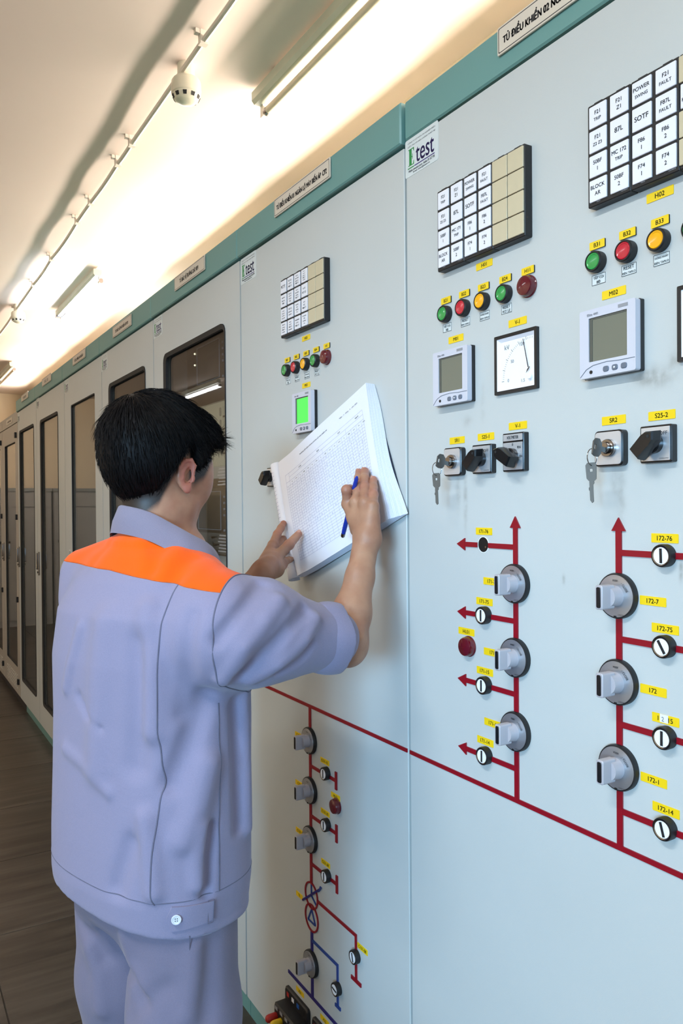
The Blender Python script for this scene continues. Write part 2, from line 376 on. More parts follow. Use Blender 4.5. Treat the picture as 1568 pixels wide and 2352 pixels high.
def door_paint(stains):
    """grey powder coat with the hand and drip marks of the photograph at their places on the door (object space)"""
    m = M_PAINT.copy(); m.name = 'grey_powder_coat_marked'; nt = m.node_tree; N = nt.nodes; L = nt.links
    b = N['Principled BSDF']; src = b.inputs['Base Color'].links[0].from_socket
    tc = [n for n in N if n.type == 'TEX_COORD'][0]; sp = N.new('ShaderNodeSeparateXYZ'); L.new(tc.outputs['Object'], sp.inputs[0])
    nz = N.new('ShaderNodeTexNoise'); nz.inputs['Scale'].default_value = 60; nz.inputs['Detail'].default_value = 5; L.new(tc.outputs['Object'], nz.inputs['Vector'])
    tot = None
    def math_(op, a, bb=None):
        n = N.new('ShaderNodeMath'); n.operation = op
        for i, q in enumerate((a, bb)):
            if q is None: continue
            if isinstance(q, (int, float)): n.inputs[i].default_value = q
            else: L.new(q, n.inputs[i])
        return n.outputs[0]
    for x, y, rx, ry, k in stains:
        dx = math_('MULTIPLY', math_('SUBTRACT', sp.outputs[0], x), 1/rx); dy = math_('MULTIPLY', math_('SUBTRACT', sp.outputs[1], y), 1/ry)
        e = math_('ADD', math_('MULTIPLY', dx, dx), math_('MULTIPLY', dy, dy))
        g = math_('MULTIPLY', math_('POWER', 2.718, math_('MULTIPLY', e, -1.0)), k)
        tot = g if tot is None else math_('ADD', tot, g)
    ns = math_('MULTIPLY', tot, math_('MULTIPLY', math_('SUBTRACT', nz.outputs['Fac'], 0.25), 2.0))
    cl = N.new('ShaderNodeClamp'); L.new(ns, cl.inputs[0])
    mx = N.new('ShaderNodeMix'); mx.data_type = 'RGBA'; L.new(cl.outputs[0], mx.inputs[0]); L.new(src, mx.inputs[6]); mx.inputs[7].default_value = lin((104, 98, 88))+(1,)
    L.new(mx.outputs[2], b.inputs['Base Color'])
    return m

def nameplate(par, xc, yc, z, text, w=0.284, h=0.046, label=None, fit=0.9):
    p = obj('nameplate', G().prism(rrect(w, h, 0.003), 0, 0.003, 0.0006).mesh('nameplate', M_SLAB, 30), par, (xc, yc, z))
    if label: p['label'] = label
    obj('border_line', G().frame(rrect(w-0.006, h-0.006, 0.002), rrect(w-0.0085, h-0.0085, 0.002), 0.0030, 0.00315).mesh('border_line', M_INK, 0), p)
    if text: lettering(p, text, 0, -0.001, 0.0032, M_INK, w=w*fit, h=0.021, bold=0.022)
    return p
def maker_sticker(par, xc, yc, z):
    p = obj('sticker', cm('sticker', lambda: G().prism(rrect(0.103, 0.072, 0.004), 0, 0.0006).mesh('sticker', M_STICK, 30)), par, (xc, yc, z))
    p['label'] = 'white sticker with a green and purple Etest logo'
    zz = 0.0008
    def mk_e():
        g = G()
        for b in ((-0.006, 0.006, -0.016, 0.016), ): g.box(b[0]-0.0005, b[1]-0.0045, b[2], b[3], 0, .0001)
        g.box(-0.009, 0.009, 0.0143, 0.016, 0, .0001).box(-0.009, 0.009, -0.016, -0.0143, 0, .0001).box(-0.003, 0.0045, -0.001, 0.0008, 0, .0001)
        g.prism([(0.0078, 0.009), (0.009, 0.009), (0.009, 0.016), (0.0055, 0.0155)], 0, .0001).prism([(0.009, -0.0085), (0.0078, -0.0085), (0.0055, -0.0155), (0.009, -0.016)], 0, .0001)
        g.box(0.0036, 0.0048, -0.005, 0.005, 0, .0001)
        g.box(-0.044+0.033, 0.009, -0.0212, -0.0192, 0, .0001)
        return g.mesh('logo_letter', M_ETG, 0)
    obj('logo_letter', cm('etE', mk_e), p, (-0.032, 0.0, zz))
    obj('lettering', cm('ettest', lambda: merge('lettering', [(text_mesh('test', M_ETP, w=0.056, h=0.028, bold=0.004), 0.011, -0.0025, 0), (G().box(-0.022, 0.041, -0.0212, -0.0192, 0, .0001).mesh('x'), 0, 0, 0)], M_ETP)), p, (0.0, 0.0, zz))
    obj('small_print', cm('etprint', lambda: merge('small_print', [(text_mesh('CÔNG TY CỔ PHẦN THÍ NGHIỆM ĐIỆN', M_INK, w=0.086, h=0.0045), 0, 0.0285, 0), (text_mesh('KIỂM TRA VÀ HIỆU CHỈNH THIẾT BỊ', M_INK, w=0.086, h=0.0045), 0, 0.0215, 0), (text_mesh('Website: www.etest.com.vn - Hotline: 091 3677 990', M_INK, w=0.082, h=0.0048, bold=0.01), 0, -0.0255, 0), (text_mesh('Email: etest@etest.vn', M_INK, w=0.052, h=0.0042, bold=0.01), 0, -0.0312, 0)], M_INK)), p, (0, 0, zz))
    return p

def cabinet(i, label, kind='solid', top=True, paint=M_PAINT, frame=M_FRAME, overhang=0.010, zt=ZT, win=None, gasket=0.014, stains=None, inner=M_INNER):
    y0, y1 = SEAM[i], SEAM[i+1]; yc = (y0+y1)/2; w = y1-y0
    t = wthing('control_cabinet', label, 'control cabinet', yc, 0)
    hw = w/2-0.0015
    ztop = ZTOP if top else 2.172
    g = G()
    g.box(-hw, hw, 0.02, ztop-0.004, -0.62, -0.60).box(-hw, -hw+0.025, 0.06, ztop-0.004, -0.60, -0.024).box(hw-0.025, hw, 0.06, ztop-0.004, -0.60, -0.024)
    g.box(-hw, hw, ztop-0.06, ztop-0.004, -0.60, -0.024).box(-hw, hw, 0.02, 0.066, -0.60, -0.024)
    if kind == 'solid': g.box(-hw, hw, 0.06, ztop-0.06, -0.05, -0.024)
    obj('carcass', g.mesh('carcass', frame, 0), t)
    # plinth
    pm = M_TEAL if top else M_PLINTH
    if i == 6: obj('plinth', G().box(-(5.945-yc), hw, 0, 0.058, -0.60, -0.012).mesh('plinth', pm, 0), t)
    else: obj('plinth', G().box(-hw, yc-5.947 if i == 7 else hw, 0, 0.058, -0.60, -0.012).mesh('plinth', pm, 0), t)
    # fascia
    if top: obj('top_fascia', G().prism(rrect(2*hw, ZTOP-zt-0.005, 0.003, 2, 0, (ZTOP+zt+0.005)/2), -0.60, overhang, 0.003).mesh('top_fascia', M_TEAL, 25), t)
    dw = w-0.007; dh = zt-ZB
    dm = paint
    if stains: dm = door_paint(stains)
    if kind == 'solid':
        d = obj('door', G().prism(rrect(dw, dh, 0.003, 4, 0, (zt+ZB)/2), -0.022, 0.0, 0.0014).mesh('door', dm, 25), t)
    else:
        x0, x1, z0, z1 = yc-win[1], yc-win[0], win[2], win[3]
        out = rrect(dw, dh, 0.003, 4, 0, (zt+ZB)/2); r = 0.03 if gasket else 0.012
        inn = rrect(x1-x0, z1-z0, r, 4, (x0+x1)/2, (z0+z1)/2)
        d = obj('door', G().frame(out, inn, -0.022, 0.0).mesh('door', dm, 25), t)
        if gasket:
            in2 = rrect(x1-x0-2*gasket, z1-z0-2*gasket, r*0.7, 4, (x0+x1)/2, (z0+z1)/2)
            obj('gasket', G().frame(inn, in2, -0.010, 0.0035, -0.001).mesh('gasket', M_RUB, 25), d)
        else:
            obj('gasket', G().frame(inn, rrect(x1-x0-0.008, z1-z0-0.008, r, 4, (x0+x1)/2, (z0+z1)/2), -0.012, -0.002).mesh('gasket', M_RUB, 25), d)
        obj('glass_pane', G().box(x0-0.004, x1+0.004, z0-0.004, z1+0.004, -0.015, -0.011).mesh('glass_pane', M_GLASS, 0), d)
        if kind == 'swing': obj('swing_frame', G().box(-hw+0.05, hw-0.05, 0.1, 2.1, -0.125, -0.115).mesh('swing_frame', M_INGREY, 0), t)
        else: obj('mounting_plate', G().box(-hw+0.03, hw-0.03, 0.1, 2.12, -0.36, -0.35).mesh('mounting_plate', inner, 0), t)
    t['door_name'] = d.name
    return t, d, yc

stn0 = [(-(0.70-0.8412), 1.632, 0.022, 0.012, 0.55), (-(0.674-0.8412), 1.624, 0.020, 0.011, 0.7), (-(0.648-0.8412), 1.64, 0.008, 0.018, 0.5),
        (-(0.745-0.8412), 1.495, 0.006, 0.022, 0.35), (-(0.733-0.8412), 1.475, 0.007, 0.04, 0.4), (-(1.087-0.8412), 1.485, 0.006, 0.03, 0.45), (-(1.068-0.8412), 1.47, 0.005, 0.05, 0.5),
        (-(1.06-0.8412), 1.605, 0.012, 0.010, 0.3), (-(1.02-0.8412), 1.63, 0.006, 0.03, 0.22), (-(0.64-0.8412), 1.372, 0.003, 0.012, 0.9), (-(0.84-0.8412), 1.345, 0.003, 0.006, 0.9)]
c0, d0, yc0 = cabinet(0, 'nearest grey control cabinet carrying the feeder mimic diagrams 171 and 172', overhang=0.002, zt=2.160, stains=stn0)
nameplate(c0, -(0.830-yc0), 2.2165, 0.0035, 'TỦ ĐIỀU KHIỂN 02 NGĂN LỘ ĐƯỜNG DÂY CP1', label='cream nameplate for control cabinet 02')
maker_sticker(d0, -(1.189-yc0), 2.1275, 0.0)
c1, d1, yc1 = cabinet(1, 'grey transformer control cabinet behind the open logbook, nameplate ending CP2')
nameplate(c1, -(1.6515-yc1), 2.214, 0.0115, 'TỦ ĐIỀU KHIỂN 01 NGĂN LỘ MÁY BIẾN ÁP  CP2', label='cream nameplate for control cabinet 01')
maker_sticker(d1, -(1.9885-yc1), 2.118, 0.0)
c2, d2, yc2 = cabinet(2, 'glass-doored relay cabinet behind the man, with dark relays inside', 'swing', win=(2.157, 2.732, 0.205, 2.004))
nameplate(c2, -(2.427-yc2), 2.213, 0.0115, 'TỦ BẢO VỆ ĐƯỜNG DÂY RP1', label='cream nameplate reading RP1', fit=0.62)
maker_sticker(d2, -(2.798-yc2), 2.117, 0.0)
c3, d3, yc3 = cabinet(3, 'second glass-doored cabinet, half hidden by the black hair of the man', 'plate', win=(2.957, 3.505, 0.205, 2.004), inner=M_FRAME)
nameplate(c3, -(3.238-yc3), 2.206, 0.0115, 'TỦ BẢO VỆ MÁY BIẾN ÁP RP2', fit=0.7)
maker_sticker(d3, -(3.582-yc3), 2.113, 0.0)
c4, d4, yc4 = cabinet(4, 'cabinet with a frameless clear glass door and white boxes inside', 'plate', win=(3.772, 4.306, 0.205, 2.002), gasket=0)
nameplate(c4, -(4.038-yc4), 2.213, 0.0115, 'TỦ ĐO LƯỜNG MÁY BIẾN ÁP', fit=0.7)
maker_sticker(d4, -(4.406-yc4), 2.117, 0.0)
tg = obj('door_tag', G().prism(rrect(0.045, 0.034), 0, 0.001).mesh('door_tag', M_STICK, 0), d4, (-(4.36-yc4), 1.215, 0.0)); tg['label'] = 'small white tag'
lettering(tg, 'CM2', 0, 0, 0.0012, M_INK, w=0.034, h=0.014, bold=0.02)
c5, d5, yc5 = cabinet(5, 'far cabinet with a black-edged glass door and chrome handle, next to the clear-glass one', 'plate', win=(4.647, 5.209, 0.205, 2.010))
nameplate(c5, -(4.911-yc5), 2.222, 0.0115, 'TỦ AC - DC', fit=0.45)
maker_sticker(d5, -(5.288-yc5), 2.128, 0.0)
c6, d6, yc6 = cabinet(6, 'last teal-topped cabinet of the row, with a black-edged glass door', 'plate', win=(5.445, 6.045, 0.205, 2.014))
nameplate(c6, -(5.716-yc6), 2.222, 0.0115, 'TỦ THÔNG TIN', fit=0.5)
maker_sticker(d6, -(6.08-yc6), 2.115, 0.0)
c7, d7, yc7 = cabinet(7, 'older beige-grey cabinet with black hinges and a louvred door bottom', 'plate', top=False, paint=M_BEIGEG, frame=M_BEIGEG, zt=2.085, win=(6.262, 6.825, 0.26, 1.955), gasket=0)
c8, d8, yc8 = cabinet(8, 'older beige-grey cabinet cut off by the picture edge, beyond the louvred one', 'plate', top=False, paint=M_BEIGEG, frame=M_BEIGEG, zt=2.085, win=(7.08, 7.64, 0.26, 1.955), gasket=0)
for t, d, yc, y0, y1 in ((c7, d7, yc7, 6.135, 6.95), (c8, d8, yc8, 6.95, 7.76)):
    hw = (y1-y0)/2-0.002
    p = obj('top_band', G().box(-hw, hw, 2.092, 2.172, -0.6, 0.0).mesh('top_band', M_BEIGEG, 0), t)
    if yc == yc7:
        q = obj('nameplate', G().box(-0.15, 0.15, -0.02, 0.02, 0, 0.002).mesh('nameplate', M_SLAB, 0), t, (0.0, 2.132, 0.0))
        lettering(q, 'TỦ VIỄN THÔNG', 0, 0, 0.0025, M_INK, w=0.2, h=0.018, bold=0.02)
    x = -( (y0+0.062)-yc)
    for z in (1.997, 1.39, 0.778, 0.166): obj('hinge', G().box(x-0.016, x+0.016, z-0.020, z+0.020, 0, 0.014).mesh('hinge', M_BLK, 0), d)
    lm = cm('louvre', lambda: G().loops([[(-0.014, -0.006, 0), (0.014, -0.006, 0), (0.014, 0.006, 0), (-0.014, 0.006, 0)], [(-0.011, -0.004, 0.006), (0.011, -0.004, 0.006), (0.011, 0.002, 0.004), (-0.011, 0.002, 0.004)]]).mesh('louvre', M_BEIGEG, 0))
    for r in range(5):
        for k in range(9): obj('louvre', lm, d, (-((y0+0.14+k*0.062)-yc), 0.105+r*0.024, 0.0))
for t, d, yc, y in ((c5, d5, yc5, 5.286), (c6, d6, yc6, 6.10), (c7, d7, yc7, 6.905)):
    x = -(y-yc)
    h = obj('door_handle', G().prism(rrect(0.020, 0.15, 0.008, 4, x, 1.10), 0, 0.010, 0.002).prism(rrect(0.014, 0.105, 0.006, 4, x, 1.115), 0.010, 0.022, 0.004).mesh('door_handle', M_CHROME, 30), d)
    obj('lock_barrel', G().lathe([(0.007, 0.01), (0.007, 0.015)], 12, x, 1.045).mesh('lock_barrel', M_DARK, 30), h)
for t, d, yc, y in ((c4, d4, yc4, 4.425), (c3, d3, yc3, 3.60)):
    x = -(y-yc); obj('door_handle', G().prism(rrect(0.018, 0.15, 0.007, 4, x, 1.02), 0, 0.012, 0.002).mesh('door_handle', M_CHROME, 30), d)

# relays and modules behind the glass doors (mounted on the swing frame / plate)
M_RELAY = mat('relay_black_face', (34, 35, 38), 0.35)
M_RELKEY = mat('relay_key_print', (150, 170, 190), 0.5)
M_RELGREY = mat('relay_panel_grey', (188, 194, 192), 0.45)
M_GREENISH = mat('pale_module_plastic', (214, 218, 196), 0.5)
def keypad_relay(y, z, label, x=0.115, w=0.50, h=0.26):
    t = wthing('protection_relay', label, 'relay', y, z, x)
    obj('housing', G().prism(rrect(w, h, 0.006), 0, 0.03, 0.003).mesh('housing', M_RELAY, 25), t)
    s = obj('display', G().prism(rrect(0.20, 0.12, 0.003), 0.03, 0.0315).mesh('display', mat('relay_screen', (66, 66, 64), 0.2), 0), t, (-0.04, 0.02, 0))
    obj('screen_rim', G().frame(rrect(0.21, 0.13, 0.003), rrect(0.206, 0.126, 0.003), 0.03, 0.032).mesh('screen_rim', M_RELKEY, 0), t, (-0.04, 0.02, 0))
    km = cm('relkey', lambda: G().prism(rrect(0.009, 0.007, 0.002, 2), 0.03, 0.0325).mesh('relay_key', M_RELKEY, 0))
    for r in range(4):
        for c in range(3): obj('relay_key', km, t, (0.095+c*0.02, 0.065-r*0.020, 0))
    for (kx, ky) in ((0.168, 0.068), (0.168, 0.012), (0.200, 0.072), (0.200, 0.04), (0.200, 0.008)): obj('relay_key', km, t, (kx, ky, 0))
    for kx in (0.155, 0.181): obj('arrow_key', cm('arrkey', lambda: G().prism(rrect(0.004, 0.028, 0.001, 2), 0.03, 0.0325).mesh('arrow_key', M_RELKEY, 0)), t, (kx, 0.04, 0))
    for c in range(3): obj('relay_key', km, t, (0.095+c*0.02, -0.045, 0))
    obj('status_light', cm('relled', lambda: G().ball((0, 0, 0.031), 0.0035, 8, 6).mesh('status_light', mat('white_status_led', (255, 250, 220), 0.3, emit=((255, 250, 210), 3.0)), 40)), t, (-0.165, 0.07, 0))
    obj('status_light', CACHE['relled'], t, (-0.165, 0.03, 0))
    return t
keypad_relay(2.48, 1.93, 'dark relay with a keypad at the top inside the glass door')
keypad_relay(2.48, 1.425, 'dark relay with a blue keypad beside the chin of the man')
def test_module(y, z, label, rows):
    t = wthing('test_module', label, 'module', y, z, 0.115)
    obj('housing', G().prism(rrect(0.44, 0.22 if rows else 0.075, 0.005), 0, 0.03, 0.003).mesh('housing', M_GREENISH if rows else M_RELGREY, 25), t)
    if rows:
        for r in range(4):
            for c in range(2):
                obj('slot', cm('slotm', lambda: G().prism(rrect(0.026, 0.034, 0.002), 0.03, 0.031).mesh('slot', mat('module_slot', (196, 202, 184), 0.5), 0)), t, (0.10+c*0.034, 0.07-r*0.040, 0))
                obj('marker', cm('markm', lambda: G().box(-0.008, 0.008, -0.003, 0.003, 0.031, 0.032).mesh('marker', M_DARK, 0)), t, (0.10+c*0.034, 0.052-r*0.040, 0))
            for c in (0.07, 0.165): obj('latch', cm('latchm', lambda: G().prism(rrect(0.012, 0.028, 0.005), 0.03, 0.033).mesh('latch', mat('latch_grey', (150, 156, 146), 0.5), 0)), t, (c, 0.07-r*0.04, 0))
    else:
        for r in range(6): obj('printed_row', cm('rowm%d' % (r % 3), lambda: G().box(-0.03-0.006*(r % 3), 0.03, -0.002, 0.002, 0.03, 0.0306).mesh('printed_row', M_WHITE, 0)), t, (0.08, 0.028-r*0.0105, 0))
        obj('paper_label', G().box(0.12, 0.205, -0.032, 0.002, 0.03, 0.0308).mesh('paper_label', M_STICK, 0), t)
        obj('lettering', text_mesh('F21', M_INK, h=0.007, bold=0.02), t, (0.163, -0.015, 0.0312))
        for r in range(3): obj('printed_row', CACHE['rowm0'], t, (0.17, 0.03-r*0.008, 0))
    return t
test_module(2.48, 1.70, 'cream terminal module with paired slots inside the glass door, beside the hair', True)
test_module(2.48, 1.555, 'grey module with printed rows between cream module and lower relay', False)
test_module(2.48, 1.335, 'grey module with printed rows under the lower dark relay', False)
for y, z, w, h, lab in ((3.93, 1.79, 0.10, 0.26, 'upper pale rounded box behind the clear glass door'), (3.93, 1.34, 0.11, 0.28, 'lower pale rounded box behind the clear glass door')):
    t = wthing('meter_box', lab, 'meter', y, z, 0.35)
    obj('housing', G().prism(rrect(w*2.2, h, 0.03), 0, 0.09, 0.02).mesh('housing', M_GREENISH, 30), t)
    obj('terminal_cover', G().prism(rrect(w*1.6, 0.05, 0.01, 4, 0, -h/2+0.03), 0.09, 0.10, 0.004).mesh('terminal_cover', M_GREENISH, 30), t)
    obj('window', G().prism(rrect(w*1.2, 0.05, 0.004, 4, 0, h/2-0.07), 0.09, 0.092).mesh('window', M_LCD, 0), t)
    obj('knob', G().lathe([(0.012, 0.09), (0.012, 0.11)], 16, -0.03, -0.03).mesh('knob', M_DARK, 30), t)
t = wthing('cable_trunking', 'white cable trunking inside the cabinet with clear glass', 'trunking', 3.86, 1.6, 0.35)
obj('duct', G().box(-0.02, 0.02, -0.36, 0.36, 0, 0.05).mesh('duct', M_WHITE, 0), t)

# ---------------------------------------------------------------- instruments on the two control cabinets
M_TEXTW = mat('grey_print', (150, 150, 154), 0.5)
def yellow(y, z, text, label, w=0.041, h=0.0122, thick=0.0009, size=None, group=None):
    t = wthing('label_plate', label, 'label', y, z, group=group)
    if thick > 0.002:
        obj('backing', cm(('ybk', w, h), lambda: G().prism(rrect(w, h, 0.0006, 2), 0, thick-0.0006).mesh('backing', M_BLK, 30)), t)
        obj('face', cm(('yfc', w, h), lambda: G().prism(rrect(w, h, 0.0006, 2), thick-0.0006, thick).mesh('face', M_YEL, 30)), t)
    else:
        obj('face', cm(('yf', w, h), lambda: G().prism(rrect(w, h, 0.0008, 2), 0, thick).mesh('face', M_YEL, 30)), t)
    th = 0.0062 if size is None else size
    lettering(t, text, 0, 0, thick+0.0003, M_INK, h=th, wmax=w*0.86, bold=0.003)
    return t

def annunciator(yl, texts, label, zc=1.9505):
    W_, H_, D = 0.2215, 0.144, 0.017
    t = wthing('annunciator', label, 'alarm panel', yl-W_/2, zc)
    px, pz = 0.0365, 0.0345
    for m in range(3):
        x = -W_/2+0.0738*(m+0.5)
        obj('module', cm('annmod', lambda: G().prism(rrect(0.0734, H_, 0.002), 0, D-0.0015, 0.001).box(-0.026, -0.012, H_/2-0.0005, H_/2+0.0012, 0.004, D-0.003).box(0.012, 0.026, H_/2-0.0005, H_/2+0.0012, 0.004, D-0.003).mesh('module', M_BLK, 25)), t, (x, 0, 0))
        obj('maker_print', cm('annprint', lambda: merge('maker_print', [(text_mesh('NBAS 9800', M_TEXTW, w=0.019, h=0.0024, bold=0.02), -0.024, 0, 0), (text_mesh('mauell', M_TEXTW, w=0.017, h=0.0026, bold=0.02), 0.023, 0, 0)], M_TEXTW)), t, (x, -H_/2+0.0055, D-0.0012))
    for c in range(6):
        for r in range(4):
            x = -W_/2+0.0012+px*(c+0.5)+(0.0002); z = H_/2-0.0022-pz*(r+0.5)
            lit = c < 4
            s = texts[r][c] if c < len(texts[r]) else None
            if s is not None: lit = True
            big = 0.0352 if not lit else 0.0312
            q = obj('alarm_window', cm(('annw', lit), lambda: G().prism(rrect(0.0348 if not lit else 0.0300, 0.0328 if not lit else 0.0305, 0.001, 2), D-0.0015, D+0.0008, 0.0006).mesh('alarm_window', M_WHITE if lit else M_CREAM, 25)), t, (x, z, 0))
            if s:
                ls = s.split('\n'); n = len(ls); hh = [0.0072, 0.0058, 0.0042, 0.0036, 0.003][min(n, 5)-1] if n > 1 else 0.0072
                items = []
                for k, l in enumerate(ls):
                    h = hh*(0.82 if (n == 2 and k == 1 and len(l) > 2) else 1.0)
                    items.append((text_mesh(l, M_INK, h=h*0.92, wmax=0.0255, bold=0.012), 0, (n-1)/2*hh*1.65-k*hh*1.65, 0))
                key = ('al', s)
                obj('lettering', cm(key, lambda: merge('lettering', items, M_INK)), q, (0, 0, D+0.0011))
    return t
def feeder(n): return [['F21\nTRIP', 'F21\nZ1', 'POWER\nSWING', 'F21\nFAULT'], ['F21\nZ2 Z3', '87L', 'SOTF', 'F87L\nFAULT'], ['50BF\n1', 'MC %s\nTRIP' % n, 'F86\n1', 'F86\n2'], ['BLOCK\nAR', '50BF\n2', 'F74\n1', 'F74\n2']]
annunciator(1.1225, feeder('171'), 'alarm annunciator with white windows including MC 171 TRIP')
f2 = feeder('172'); f2[1] = f2[1]+['AUTO\nRECLOSE']
annunciator(0.776, f2, 'alarm annunciator with white windows including MC 172 TRIP, cut by the picture edge')
annunciator(1.7585, [['PCTT', 'RƠ LE\nSO LỆCH\nMBA T1', 'BẢO VỆ\nQUÁ DÒNG\nPHÍA 110\nMBA T1', 'BẢO VỆ\nCHẠM ĐẤT\nPHÍA 110\nMBA T1\nTÁC ĐỘNG'],
    ['NHIỆT ĐỘ\nDẦU CAO\nMBA', 'RƠ LE\nNHIỆT ĐỘ\nCUỘN DÂY\nCAO', 'BẢO VỆ\nQUÁ DÒNG\nCHẠM ĐẤT\nMBA T1', 'SỰ CỐ\nRƠ LE'],
    ['ÁP SUẤT\nDẦU CAO\nBỘ ĐIỀU ÁP\nDƯỚI TẢI', 'RƠ LE\nDÒNG DẦU\nBỘ ĐIỀU ÁP', 'MỨC DẦU\nTHẤP\nMÁY BIẾN\nÁP', 'SỰ CỐ\nAC\nMBA T1'],
    ['RƠ LE\nHƠI CẤP 2\nMBA T1\nTÁC ĐỘNG', 'BẢO VỆ\nQUÁ TẢI\nMBA T1\nCẢNH BÁO', 'CẢNH BÁO\nSỰ CỐ DC\nMBA T1', 'MẤT NGUỒN\nAC\nMÁY BIẾN\nÁP']],
    'alarm annunciator with small Vietnamese lettering above the green-lit meter')

def push_button(y, z, m, label, group=None):
    t = wthing('push_button', label, 'push button', y, z, group=group)
    obj('bezel', cm('pbz', lambda: G().lathe([(0.0150, 0), (0.0152, 0.003), (0.0148, 0.011), (0.0136, 0.0128), (0.0122, 0.0128), (0.0120, 0.0105)], 32).mesh('bezel', M_BLK, 30)), t)
    obj('cap', cm(('pbc', m.name), lambda: G().lathe([(0.0118, 0.0100), (0.0118, 0.0118), (0.0110, 0.0128), (0.0098, 0.0126), (0.0088, 0.0120), (0.005, 0.0124), (0.001, 0.0126)], 32).mesh('cap', m, 30)), t)
    return t
def pilot_lamp(y, z, label, r=0.0165):
    t = wthing('pilot_lamp', label, 'indicator lamp', y, z)
    obj('collar', cm(('plc', r), lambda: G().lathe([(r+0.0012, 0), (r+0.0012, 0.002), (r, 0.0028)], 32).mesh('collar', M_LENS, 30)), t)
    obj('lens', cm(('pll', r), lambda: G().lathe([(r, 0.0025), (r, 0.009), (r*0.9, 0.0125), (r*0.5, 0.0145), (0.001, 0.015)], 32).mesh('lens', M_LENS, 40)), t)
    return t
def white_tag(y, z, lines, label):
    t = wthing('paper_tag', label, 'label', y, z)
    obj('face', cm('wtf', lambda: G().prism(rrect(0.0245, 0.0148), 0, 0.0005).mesh('face', M_STICK, 0)), t)
    obj('border_line', cm('wtb', lambda: G().frame(rrect(0.0245, 0.0148), rrect(0.0233, 0.0136), 0.0005, 0.0007).mesh('border_line', M_INK, 0)), t)
    n = len(lines)
    for k, (s, h) in enumerate(lines): lettering(t, s, 0, 0.0032-0.0068*k, 0.0009, M_INK, h=h, wmax=0.0225, bold=0.004)
    return t
TAGS = [[('TẮT CÒI', 0.0052), ('BĐ', 0.0042)], [('RESET', 0.0048), ('ĐÈN TAPLO', 0.0036)], [('DỪNG NHẤP', 0.0038), ('ĐÈN TAPLO', 0.0036)], [('RESET', 0.0048), ('RƠ LE', 0.0044)]]
CN = ['green', 'red', 'amber', 'green']; CM = [M_BGRN, M_BRED, M_BYEL, M_BGRN]
def button_row(ys, zl, names, lampname, where, nb=4, tagz=None, bz=None):
    tagz = tagz or zl-0.049; bz = bz or zl-0.025
    for k in range(nb):
        y = ys[k]
        yellow(y, zl, names[k], f'small yellow label reading {names[k]} above a {CN[k]} push button', 0.0268, 0.0115, 0.003, 0.0058)
        push_button(y, bz, CM[k], f'{CN[k]} push button under the yellow label {names[k]}')
        white_tag(y-0.0008, tagz, TAGS[k], f'white tag reading {" ".join(s for s, _ in TAGS[k])} under push button {names[k]}')
    if lampname:
        yellow(ys[4], zl, lampname, f'small yellow label reading {lampname} above the dark red pilot lamp', 0.0268, 0.0115, 0.003, 0.0058)
        pilot_lamp(ys[4], bz, f'dark red pilot lamp under the yellow label {lampname}')
button_row([1.1155, 1.0647, 1.0144, 0.9609, 0.9093], 1.8282, ['B21', 'B22', 'B23', 'B24'], 'H11', 'feeder 171')
button_row([0.7712, 0.7190, 0.6673, 0.6155], 1.8288, ['B31', 'B32', 'B33', 'B34'], None, 'feeder 172')
button_row([1.7507, 1.7012, 1.6510, 1.6015, 1.5516], 1.8245, ['B01', 'B02', 'B03', 'B04'], 'H1', 'transformer', tagz=1.7715, bz=1.7985)
yellow(1.014, 1.8657, 'H01', 'yellow label reading H01 under the annunciator of feeder 171')
yellow(0.6685, 1.8652, 'H02', 'yellow label reading H02 under the annunciator of feeder 172')
yellow(1.6535, 1.862, 'H03', 'yellow label under the annunciator with Vietnamese lettering')

